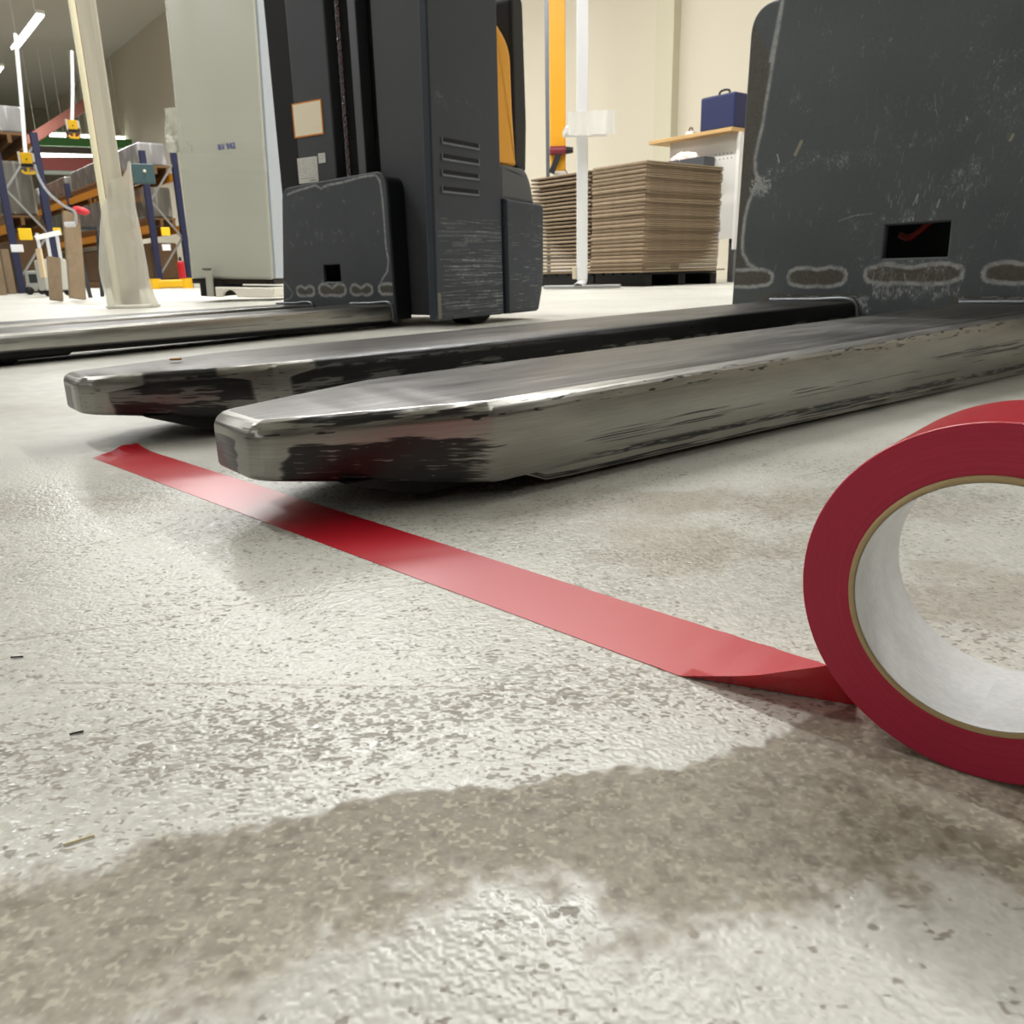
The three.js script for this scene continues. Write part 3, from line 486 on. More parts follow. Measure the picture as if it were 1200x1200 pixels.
  for (const z of [-0.1745, 0.1865]) part('fork_heel_weld', tube([V(-0.004, 0.0865, z - 0.088), V(-0.004, 0.088, z), V(-0.004, 0.0865, z + 0.088), V(-0.003, 0.07, z + 0.095), V(-0.003, 0.02, z + 0.095)], 0.0055, 40, 8), zinc, t);
  // machine behind the plate
  part('chassis', box(0.8, 0.5, 0.64, 0.52, 0.035, 0.0, 0.03), coverDark, t); part('battery_cover', box(0.42, 0.5, 0.62, 0.36, 0.535, 0, 0.04), cover, t);
  part('drive_cover', box(0.36, 0.42, 0.56, 0.76, 0.535, 0, 0.05), hoodYellow, t); part('tiller', join(bar(V(0.92, 0.3, 0), V(1.12, 1.15, 0), 0.05, 0.06), cyl(0.018, 0.34, 1.12, 1.16, 0, 'z')), coverDark, t);
  part('drive_wheel', cyl(0.11, 0.07, 0.78, 0.112, 0, 'z', 32), blackRubber, t); for (const s of [-1, 1]) part('castor_wheel', cyl(0.06, 0.05, 0.6, 0.061, s * 0.27, 'z', 24), blackRubber, t);
}

// ------------------------------------------------------------------ the truck on the left
const YAW1 = 0.9855, D1 = V(Math.cos(YAW1), 0, -Math.sin(YAW1)), N1 = V(Math.sin(YAW1), 0, Math.cos(YAW1));
const O1 = D1.clone().multiplyScalar(1.89).addScaledVector(N1, -1.90);
{
  const t = thing('pallet_truck', 'dark pallet truck at the back left with a louvred side panel and a yellow hood', 'pallet truck', O1, YAW1);
  const onX = (x) => (px, py) => { const p = onPlane(px, py, O1.clone().addScaledVector(D1, x), D1); return [p.dot(N1) + 1.90, p.y]; };   // [z, y] on a plane across the truck
  const onZ = (z) => (px, py) => { const p = onPlane(px, py, N1.clone().multiplyScalar(z - 1.90), N1); return [p.dot(D1) - 1.89, p.y]; };   // [x, y] on a plane along the truck
  const top = (x) => 0.066 + 0.003 * x, bot = (x) => mix(0.027, 0.018, clamp((x + 1.1) / 1.1));
  const steelPaint = (x, v, s) => Math.max(0.8 * sm(0.72, 0.8, streak(s, v, 9, 30) + 0.2 * Math.exp(-(((v - 0.45) / 0.2) ** 2)) - 0.14), 0.5 * sm(0.1, 0.06, v));
  const m = [forkSide(0.004, steelPaint, 1.5, [176, 174, 168]), forkTop(-1.35, 0.02, 0.09, () => 0.1), darkSteel];
  for (const [z, l] of [[0.152, 'near fork of bright steel'], [-0.18, 'far fork']]) addFork(t, z, { tip: -1.36, bend: -1.19, heel: 0.004, wb: 0.085, wt: 0.04, top, bot, r: 0.009, rc: 0.018 }, m, l);
  // load plate
  const tl = [-0.186, 0.407], shape = roundPoly([[-0.238, 0.045, 0.01], [0.246, 0.01, 0.004], [0.242, 0.438, 0.045], [-0.19, 0.418, 0.035]]);
  const hole = new THREE.Path(); [[-0.036, 0.134], [0.034, 0.134], [0.034, 0.185], [-0.036, 0.184]].forEach(([a, b], i) => (i ? hole.lineTo(a, b) : hole.moveTo(a, b))); hole.closePath(); shape.holes.push(hole);
  const loc = onX(0);
  const paint1 = wornPaint(900, 800, -0.25, 0.26, 0.0, 0.45, [73, 77, 82], (ctx, X, Y, S) => {
    const line = (pts, w, a) => { ctx.strokeStyle = `rgba(255,0,0,${a})`; ctx.lineWidth = S * w; path(ctx, pts.map(([p, q]) => { const z = loc(p, q); return [X(z[0]), Y(z[1])]; })); ctx.stroke(); };
    line([[337, 228], [346, 224], [370, 217], [376, 221], [383, 217], [400, 214], [425, 207], [440, 205], [445, 212], [448, 232], [450, 257], [452, 287], [455, 305], [454, 318], [449, 325], [446, 332]], 0.007, 0.85);
    line([[331, 328], [338, 336], [343, 343], [341, 349], [333, 352]], 0.006, 0.5);
    const blob = (x0, x1, y0, y1, w) => { const a = loc(x0, (y0 + y1) / 2), b = loc(x1, (y0 + y1) / 2), c = loc((x0 + x1) / 2, y0), d = loc((x0 + x1) / 2, y1); bareBlob(ctx, X, Y, S, a[0], b[0], d[1], c[1], w, 0.007); };
    blob(348, 368, 335, 347, 0.45); blob(374, 405, 332, 347, 0.7); blob(411, 436, 333, 346, 0.75); blob(444, 474, 332, 345, 0.2);
    clouds(ctx, X, Y, S, 16, -0.2, 0.2, 0.25, 0.29, 0.018); clouds(ctx, X, Y, S, 10, -0.15, 0.2, 0.3, 0.42, 0.02); scuffs(ctx, X, Y, 60, -0.2, 0.23, 0.08, 0.4, 0.02, 1.5); clouds(ctx, X, Y, S, 8, -0.06, 0.05, 0.125, 0.14, 0.016);
    line([[455, 358], [459, 358], [461, 376], [464, 377]], 0.01, 0.6); line([[437, 355], [455, 354]], 0.006, 0.5); line([[340, 356], [366, 356]], 0.006, 0.5);
  }, { amp: 12, rough: 0.5 });
  const pl = part('load_plate', plateGeo(shape, 0.012, 0.0035), paint1, t, 'scuffed dark load plate with a square opening');
  const rim = roundPoly([[-0.23, 0.06, 0.01], [0.236, 0.02, 0.004], [0.232, 0.43, 0.04], [-0.184, 0.41, 0.03]]);
  const inner = new THREE.Path(); [[-0.2, 0.08], [0.21, 0.05], [0.205, 0.40], [-0.165, 0.385]].forEach(([a, b], i) => (i ? inner.lineTo(a, b) : inner.moveTo(a, b))); inner.closePath(); rim.holes.push(inner);
  part('plate_rim', plateGeo(rim, 0.075, 0).translate(0.012, 0, 0), coverDark, pl);
  for (const z of [-0.18, 0.152]) part('fork_heel_weld', tube([V(-0.004, 0.068, z - 0.082), V(-0.004, 0.069, z), V(-0.004, 0.067, z + 0.082), V(-0.003, 0.02, z + 0.087)], 0.005, 30, 6), zinc, t);
  // mast and front covers, seen above the plate
  const XB = 0.095, lb = onX(XB), z0 = (px, py = 170) => lb(px, py)[0];
  part('front_frame', box(0.1, 1.18, 0.645, XB + 0.09, 0.12, -0.0225, 0.01), M(0x0b0b0c, 0.8), t);
  const cz = [z0(348), z0(392)]; const fc = part('instrument_cover', plateGeo(roundPoly([[cz[0], 0.12, 0.01], [cz[1], 0.12, 0.005], [cz[1], 1.25, 0.02], [cz[0], 1.25, 0.03]]), 0.06, 0.006).translate(XB, 0, 0), cover, t);
  const print = (w, h, fn) => { const c = document.createElement('canvas'); c.width = w; c.height = h; const x = c.getContext('2d'); fn(x); const tx = new THREE.CanvasTexture(c); tx.colorSpace = THREE.SRGBColorSpace; return new THREE.MeshStandardMaterial({ map: tx, roughness: 0.6 }); };
  const plaque = (px0, py0, px1, py1, mat, name, label) => { const a = lb(px0, py0), b = lb(px1, py1), w = Math.abs(b[0] - a[0]), h = Math.abs(a[1] - b[1]); return part(name, setUV(box(0.0016, h, w), (x, y, z) => [z / w + 0.5, y / h]).translate(XB - 0.0008, Math.min(a[1], b[1]), (a[0] + b[0]) / 2), mat, fc, label); };
  plaque(348.5, 186, 374, 213, print(256, 288, (x) => { x.fillStyle = '#d9d6cf'; x.fillRect(0, 0, 256, 288); x.fillStyle = '#8d8b88'; seed = 77; for (let r = 0; r < 12; r++) for (let c = 0; c < 9; c++) if (rnd() > 0.45) x.fillRect(16 + c * 26, 24 + r * 17, 6 + rnd() * 16, 4); x.fillStyle = '#777'; x.fillRect(26, 232, 180, 5); x.fillStyle = '#333'; x.fillRect(140, 258, 80, 8); }), 'data_label', 'white data sheet with rows of tiny print');
  plaque(373, 180, 382, 190.5, print(96, 120, (x) => { x.fillStyle = '#dedbd4'; x.fillRect(0, 0, 96, 120); x.fillStyle = '#99958f'; x.fillRect(12, 30, 70, 5); x.fillRect(12, 64, 60, 5); }), 'small_label', 'small white label');
  plaque(342, 122, 380, 157, print(128, 128, (x) => { x.fillStyle = '#e08a1e'; x.fillRect(0, 0, 128, 128); x.fillStyle = '#fff3d8'; x.fillRect(5, 5, 118, 118); }), 'warning_label', 'cream label with an orange border');
  const mastZ = [z0(422), z0(431)]; part('mast_profile', box(0.05, 1.2, mastZ[1] - mastZ[0], XB + 0.01, 0.1, (mastZ[0] + mastZ[1]) / 2, 0.004), zinc, t);
  { const zc = z0(406.5), link = new THREE.TorusGeometry(0.006, 0.0022, 6, 12).scale(1, 1.3, 1); const a = [], b = []; for (let k = 0; k < 40; k++) a.push(link.clone().rotateY(k % 2 ? Math.PI / 2 : 0).translate(XB + 0.0, 0.38 + k * 0.0145, zc));
    part('lift_chain', join(a), zinc, t); part('chain_hose', tube([V(XB + 0.012, 0.36, zc - 0.008), V(XB + 0.012, 0.6, zc - 0.008), V(XB + 0.012, 1.0, zc - 0.009)], 0.004), M(0x7d1712, 0.5), t); }
  const bz = [z0(444), 0.425]; part('front_cover', plateGeo(roundPoly([[bz[0], 0.03, 0.004], [bz[1], 0.03, 0.004], [bz[1], 1.15, 0.02], [bz[0], 1.15, 0.02]]), 0.1, 0.004).translate(XB, 0, 0), M(0x4c4e52, 0.6), t);
  part('chassis', box(0.4, 0.5, 0.6, 0.33, 0.06, 0.06, 0.02), M(0x101011, 0.8), t);
  // side panel with four louvres
  const ZS = 0.44, ls = onZ(ZS), f0 = ls(507, 150)[0], f1 = ls(511, 375)[0], s1 = ls(590, 300)[0];
  const sideShape = roundPoly([[-0.045, 0.024, 0.004], [s1 - 0.003, 0.024, 0.004], [s1 - 0.003, 1.05, 0.02], [-0.022, 1.05, 0.03]]);
  const panelPaint = wornPaint(640, 1024, -0.06, 0.34, 0.0, 0.64, [50, 57, 67], (ctx, X, Y, S) => {
    scuffs(ctx, X, Y, 170, -0.04, 0.32, 0.03, 0.2, 0.16, 0, 'rgba(255,0,0,', 2.2, 0.03); scuffs(ctx, X, Y, 60, -0.03, 0.32, 0.2, 0.3, 0.14, 0, 'rgba(255,0,0,', 2, 0.03); scuffs(ctx, X, Y, 40, -0.03, 0.3, 0.03, 0.62, 0.03, 1.4);
    for (const y of [0.263, 0.252]) { ctx.strokeStyle = 'rgba(255,0,0,0.35)'; ctx.lineWidth = S * 0.006; path(ctx, [[X(-0.02), Y(y)], [X(0.15), Y(y + 0.003)], [X(0.32), Y(y)]]); ctx.stroke(); }
    for (const [a, b, c, d] of [[530, 283, 548, 290, 0]]) { const p = ls(a, b), q = ls(c, d); ctx.fillStyle = 'rgba(255,0,0,0.35)'; ctx.fillRect(X(p[0]), Y(p[1]), X(q[0]) - X(p[0]), S * 0.014); }
    clouds(ctx, X, Y, S, 10, 0.0, 0.25, 0.58, 0.62, 0.03); ctx.fillStyle = 'rgba(0,0,255,0.55)'; ctx.fillRect(X(-0.045), Y(0.10), S * 0.022, S * 0.08);
  }, { amp: 10, rough: 0.5 });
  const sp = part('side_panel', panelGeo(sideShape, 0.03, 0.006).translate(0, 0, ZS), panelPaint, t, 'dark side panel scraped along its foot');
  for (const [a, b, c] of [[517, 561, 170], [517, 561, 188.5], [517, 561, 206.5], [517, 561, 225.5]]) { const p = ls(a, c - 4), q = ls(b, c + 4), y = (p[1] + q[1]) / 2; const w = q[0] - p[0];
    part('louvre', join(box(w, 0.006, 0.008, p[0] + w / 2, y - 0.006, ZS + 0.001, 0.002), box(0.004, 0.018, 0.005, p[0] + 0.002, y - 0.006, ZS + 0.001, 0.001), box(0.004, 0.018, 0.005, p[0] + w - 0.002, y - 0.006, ZS + 0.001, 0.001)), M(0x6d737b, 0.35), sp); part('louvre_slot', box(w, 0.012, 0.003, p[0] + w / 2, y, ZS, 0.001), blackRubber, sp); }
  // rear bumper, rear covers
  const bl = ls(591, 300)[0], br = ls(633, 290)[0], bump = roundPoly([[bl, 0.024, 0.004], [br - 0.03, 0.024, 0.012], [br + 0.004, 0.12, 0.05], [br + 0.008, 0.358, 0.014], [bl, 0.366, 0.006]]);
  const bumpPaint = wornPaint(400, 600, 0.28, 0.56, 0, 0.4, [54, 61, 71], (ctx, X, Y, S) => { scuffs(ctx, X, Y, 120, 0.31, 0.54, 0.03, 0.3, 0.05, 0, undefined, 1.8, 0.06); clouds(ctx, X, Y, S, 22, 0.44, 0.54, 0.05, 0.35, 0.03); }, { amp: 20, rough: 0.55 });
  part('rear_bumper', panelGeo(bump, 0.5, 0.01).translate(0, 0, ZS + 0.012), bumpPaint, t, 'scuffed dark rear bumper');
  part('rear_cover', panelGeo(roundPoly([[bl, 0.36, 0], [ls(630, 237)[0], 0.36, 0], [ls(626, 215)[0], 0.425, 0.03], [ls(620, 200)[0], 0.462, 0.02], [bl, 0.468, 0.004]]), 0.44, 0.014).translate(0, 0, ZS - 0.01), M(0x55585d, 0.4), t, 'grey rounded cover');
  part('hood', panelGeo(roundPoly([[bl, 0.466, 0.004], [ls(612, 196)[0], 0.466, 0.008], [ls(608, 140)[0], 0.62, 0.02], [ls(606, 100)[0], 0.80, 0.05], [bl, 0.86, 0.03]]), 0.38, 0.012).translate(0, 0, ZS - 0.02), hoodYellow, t, 'yellow hood');
  part('tiller_column', panelGeo(roundPoly([[ls(613, 198)[0], 0.475, 0.01], [ls(626.5, 203)[0], 0.45, 0.02], [ls(627.5, 150)[0], 0.60, 0.01], [ls(624, 60)[0], 0.95, 0.03], [ls(610, 60)[0], 0.95, 0.03]]), 0.3, 0.012).translate(0, 0, ZS - 0.03), coverDark, t);
  part('drive_wheel', cyl(0.1, 0.07, ls(573, 376)[0], 0.101, 0.37, 'z', 32), blackRubber, t); part('castor_wheel', cyl(0.06, 0.05, 0.42, 0.061, -0.15, 'z', 24), blackRubber, t);
}
// ------------------------------------------------------------------ background, right half: cartons, white stand, yellow post, workbench
const kraftMats = [[136, 117, 94], [124, 106, 84], [146, 127, 103]].map((c) => grainy(c, 0.85, 8, 22, 0.0004));
const facing = (p) => Math.atan2(p.x - EYE.x, p.z - EYE.z) + Math.PI;      // yaw that turns local -z... local +z looks away from the camera
const turnTo = (p) => Math.atan2(EYE.x - p.x, EYE.z - p.z);                // yaw that turns local +z to the camera
{
  const corner = at(754, 336), [ca, cc] = inHall(corner);
  const pallet = (pos, w, d, label) => {
    const t = thing('pallet', label, 'pallet', pos, YAW2), pm = M(0x0d0d0e, 0.7);
    for (let k = 0; k < 5; k++) part('deck_board', box(w, 0.02, d / 5 - 0.03, w / 2, 0.095, -d / 5 * (k + 0.5)), pm, t);
    for (const x of [0.06, w / 2, w - 0.06]) part('runner', box(0.09, 0.094, d, x, 0.0, -d / 2), pm, t);
    return t;
  };
  const len1 = 0.62, len2 = 0.80, wid = 1.0;
  pallet(hall(ca + 0.03, 0, cc - 0.03), wid, len1 - 0.03, 'black pallet under the right stack of flattened cartons'); pallet(hall(ca + 0.03, 0, cc - len1 - 0.02), wid, len2, 'black pallet under the left stack of flattened cartons');
  const base = single('cardboard_sheet', box(wid + 0.1, 0.012, len1 + 0.06, wid / 2, 0, -len1 / 2), kraftMats[2], 'thin cardboard sheet lying on the pallet below the right stack of cartons', 'cardboard sheet', hall(ca - 0.02, 0.117, cc + 0.02), YAW2);
  // a flattened carton: two layers folded together at the near corner edge, open at the far end
  const flat = (len, t) => { const s = new THREE.Shape(); s.moveTo(0.012, 0); s.lineTo(wid, 0); s.lineTo(wid, t * 0.42); s.lineTo(0.05, t * 0.46); s.lineTo(0.05, t * 0.54); s.lineTo(wid, t * 0.58); s.lineTo(wid, t); s.lineTo(0.012, t); s.quadraticCurveTo(0, t, 0, t * 0.5); s.quadraticCurveTo(0, 0, 0.012, 0); return boxUV(new THREE.ExtrudeGeometry(s, { depth: len - 0.008, bevelEnabled: true, bevelThickness: 0.004, bevelSize: 0.002, bevelOffset: -0.002, bevelSegments: 1, curveSegments: 5 }).translate(0, 0, -len + 0.004)); };
  const N = 27, t0 = 0.0318;
  const g1 = flat(len1, t0 - 0.0025), g2 = flat(len2, t0 * 0.62);
  const proto = [0, 1, 2].map((k) => new THREE.Mesh(g1, kraftMats[k])), proto2 = [0, 1, 2].map((k) => new THREE.Mesh(g2, kraftMats[k]));
  const place = (p, pos, yaw, label, group) => { const m = p.clone(); shadowed(m); m.name = numbered('flattened_carton'); m.position.copy(pos); m.rotation.y = yaw; m.userData = { label, category: 'carton', group }; scene.add(m); };
  seed = 991;
  for (let k = 0; k < N; k++) { const low = k < 3; place(proto[k % 3], hall(ca + rr(-0.006, 0.006) - 0.0012 * (N - k) * 0.4 + (low ? -0.01 : 0), 0.131 + k * t0, cc + rr(-0.006, 0.006)), YAW2 + rr(-0.004, 0.004), k === 0 ? 'lowest flattened carton of the right stack beside the white stand' : k === N - 1 ? 'topmost flattened carton of the right stack beside the white stand' : k < 3 ? 'flattened brown carton near the bottom of the right stack, sticking out a little' : 'flattened brown carton in the middle of the tall right stack', 'flattened cartons in the right stack'); }
  for (let k = 0; k < 26; k++) place(proto2[k % 3], hall(ca + 0.01 + rr(-0.008, 0.008), 0.117 + k * 0.0335, cc - len1 - 0.03 + rr(-0.006, 0.006)), YAW2 + rr(-0.005, 0.005), k === 0 ? 'lowest flattened carton of the left stack behind the white stand' : k === 25 ? 'topmost flattened carton of the left stack behind the white stand' : 'flattened brown carton within the left stack, gaps between its layers', 'flattened cartons in the left stack');
  // white stand with a flat foot
  const sp = at(682, 339), t = thing('white_stand', 'slim white stand on a flat grey foot in front of the stacked cartons', 'stand', sp, turnTo(sp) + 0.12), wm = M(0xe8e8e8, 0.35, 0, { clearcoat: 0.3 });
  const pt = onPlane(677, 158, sp, sp.clone().setY(0).normalize()).y;
  part('leg', join(box(0.085, pt - 0.07, 0.05, 0, 0.07, 0, 0.012), tube([V(0, 0.10, 0.0), V(0, 0.055, 0.005), V(-0.02, 0.03, 0.03)], 0.024, 12, 10).scale(1.6, 1, 1)), wm, t);
  part('foot', box(0.075, 0.028, 0.62, 0, 0.006, 0, 0.012).rotateY(1.25), M(0x9a9a98, 0.4, 0.4), t); part('clip', box(0.03, 0.09, 0.03, -0.06, 0.08, 0), M(0xc9bfa4, 0.6), t);
  part('head_plate', box(0.34, 0.05, 0.22, 0.03, pt - 0.004, 0, 0.012), wm, t); part('upper_post', box(0.085, 0.9, 0.05, 0, pt + 0.045, 0, 0.01), wm, t);
  const cloth = new THREE.PlaneGeometry(0.34, 0.16, 24, 10); { const p = cloth.attributes.position; for (let i = 0; i < p.count; i++) p.setZ(i, 0.025 * Math.sin(p.getX(i) * 26) * (0.5 - p.getY(i) * 2) + 0.01 * Math.sin(p.getX(i) * 70)); cloth.computeVertexNormals(); }
  single('plastic_sheet', cloth, M(0xf1eee6, 0.4, 0, { side: THREE.DoubleSide }), 'crumpled white plastic hanging from the head of the white stand', 'plastic sheet', onPlane(693, 149, sp, sp.clone().setY(0).normalize()).addScaledVector(sp.clone().setY(0).normalize(), -0.19), turnTo(sp));
}
{ // yellow post with a hanging screwdriver
  const D = 10.6, b = far(651, 205, D), dir = V(b.x, 0, b.z).normalize(), g = (px, py) => onPlane(px, py, b, dir), yaw = turnTo(b), w = (g(663, 180).clone().setY(0).distanceTo(g(645, 180).clone().setY(0)));
  const t = thing('machine_post', 'yellow machine post with a grey edge rail behind the stacked cartons', 'post', V(g(654, 200).x, 0, g(654, 200).z), yaw), low = g(654, 200).y;
  part('yellow_panel', box(w, 4.2 - low, 0.1, 0, low, 0, 0.01), M(0xe9a413, 0.4), t); part('edge_rail', box(0.045, 4.2, 0.12, -w / 2 - 0.03, 0, -0.02, 0.004), zinc, t); part('post_foot', box(w * 0.8, low - 0.02, 0.08, 0.02, 0, -0.02), M(0xd9cfc6, 0.6), t);
  part('cable_hook', tube([V(w / 2 - 0.01, low + 0.0, 0.05), V(w / 2 + 0.015, low - 0.03, 0.06), V(w / 2 + 0.02, low - 0.09, 0.06)], 0.006, 16, 6), M(0x101010, 0.5), t);
  const q = g(658, 178).addScaledVector(dir, -0.12), s = thing('power_screwdriver', 'red and black power screwdriver hanging on the yellow post', 'screwdriver', q, yaw); s.scale.setScalar(1.45);
  part('motor_body', cyl(0.035, 0.13, -0.03, 0, 0, 'x', 20), M(0x7a1f2a, 0.45), s); part('chuck', cyl(0.022, 0.06, 0.065, 0, 0, 'x', 16, 0.03), M(0x1a1a1a, 0.4), s); part('handle', bar(V(-0.02, -0.02, 0), V(-0.085, -0.17, 0), 0.04, 0.045), M(0x141416, 0.6), s);
}
{ // workbench back with a shelf, a bin and a cloth
  const A0 = inHall(far(868, 190, 8.4))[0], P = hall(A0, 0, 0), g = (px, py) => { const p = onPlane(px, py, P, D2); return [inHall(p)[1], p.y]; };
  const [z0, yb] = g(784, 215), [z1] = g(867, 170), yt = (g(800, 165)[1] + g(860, 157)[1]) / 2;
  const t = thing('workbench', 'white perforated workbench panel under a pale wooden shelf', 'workbench', hall(A0, 0, (z0 + z1) / 2), YAW2), w = Math.abs(z1 - z0);
  const cv = document.createElement('canvas'); cv.width = 512; cv.height = 512; const x = cv.getContext('2d'); x.fillStyle = '#dcdad3'; x.fillRect(0, 0, 512, 512);
  const H = yt - 0.4, cu = (px, py) => { const [z, y] = g(px, py); return [(z - Math.min(z0, z1)) / w * 512, (1 - (y - 0.4) / H) * 512]; }; x.fillStyle = '#8d8c88';
  for (let r = 0; r < 2; r++) for (let c = 0; c < 5; c++) { const [a, b] = cu(838 + c * 4.6, 180.5 + r * 6 - c * 0.6); x.fillRect(a, b, 9, 7); }
  const tx = new THREE.CanvasTexture(cv); tx.colorSpace = THREE.SRGBColorSpace;
  part('perforated_panel', setUV(box(0.02, H, w, 0.01, 0.4, 0), (a, b, c) => [c / w + 0.5, (b - 0.4) / H]), new THREE.MeshStandardMaterial({ map: tx, roughness: 0.5 }), t); part('edge_profile', box(0.05, H + 0.1, 0.035, 0.0, 0.3, Math.max(z0, z1) - (z0 + z1) / 2, 0.004), M(0xeceae6, 0.4), t); for (const s of [-1, 1]) part('leg', box(0.06, 0.41, 0.06, 0.06, 0, s * (w / 2 - 0.06)), zinc, t);
  const zs = g(770, 171)[0]; part('shelf', box(0.3, 0.035, w + Math.abs(zs - z0), 0.02, yt, -Math.abs(zs - z0) / 2, 0.005), grainy([206, 168, 112], 0.5, 6, 26, 0.0003), t, 'pale wooden shelf');
  const bz0 = g(793, 190)[0], bz1 = g(838, 185)[0], by = (g(815, 195)[1] + g(815, 200)[1]) / 2, bh = g(830, 182)[1] - g(830, 192)[1];
  const bt = thing('storage_bin', 'dark grey open bin hooked on the white perforated panel', 'bin', hall(A0 - 0.09, by, (bz0 + bz1) / 2), YAW2), bw = Math.abs(bz1 - bz0), gm = M(0x4b4d52, 0.55);
  for (const s of [-1, 1]) { part('bin_wall', box(0.012, bh, bw, s * 0.075, 0, 0, 0.003), gm, bt); part('bin_end', box(0.16, bh, 0.012, 0, 0, s * bw / 2, 0.003), gm, bt); } part('bin_floor', box(0.16, 0.01, bw, 0, 0, 0), gm, bt);
  const rag = new THREE.SphereGeometry(1, 40, 24); { const p = rag.attributes.position; for (let i = 0; i < p.count; i++) { const a = p.getX(i), b = p.getY(i), c = p.getZ(i), n = 1 + 0.5 * (fbm(a * 3 + 9, c * 3 + b * 2, 3) - 0.5) + 0.25 * (vn(a * 9, c * 9 + b * 7) - 0.5); p.setXYZ(i, 0.07 * a * n, 0.075 * Math.max(b, -0.6) * n, bw * 0.38 * c * n); } rag.computeVertexNormals(); }
  single('cleaning_cloth', rag, M(0xe9d9d0, 0.9), 'crumpled pinkish white cloth heaped in the grey bin', 'cloth', hall(A0 - 0.09, by + bh * 0.95, (bz0 + bz1) / 2 - bw * 0.12), YAW2);
  const c0 = g(826, 150)[0], c1 = g(866, 150)[0]; const ct = thing('tool_case', 'dark blue case standing on the wooden shelf', 'case', hall(A0 + 0.02, yt + 0.036, (c0 + c1) / 2), YAW2); part('case_body', box(0.2, 0.3, Math.abs(c1 - c0), 0, 0, 0, 0.02), M(0x1c2350, 0.5), ct); part('handle', tube([V(0, 0.29, -0.06), V(0, 0.34, -0.05), V(0, 0.34, 0.05), V(0, 0.29, 0.06)], 0.01, 16, 6), M(0x111111, 0.5), ct);
  const k0 = g(811, 160); const mug = thing('tape_dispenser', 'small white tape dispenser on the wooden shelf', 'dispenser', hall(A0 - 0.02, yt + 0.036, k0[0]), YAW2); part('body', box(0.06, 0.04, 0.09, 0, 0, 0, 0.012), M(0xe6e4de, 0.4), mug); part('reel', new THREE.TorusGeometry(0.02, 0.008, 8, 20).rotateY(Math.PI / 2).translate(0, 0.052, 0), M(0x6b4a33, 0.5), mug);
}

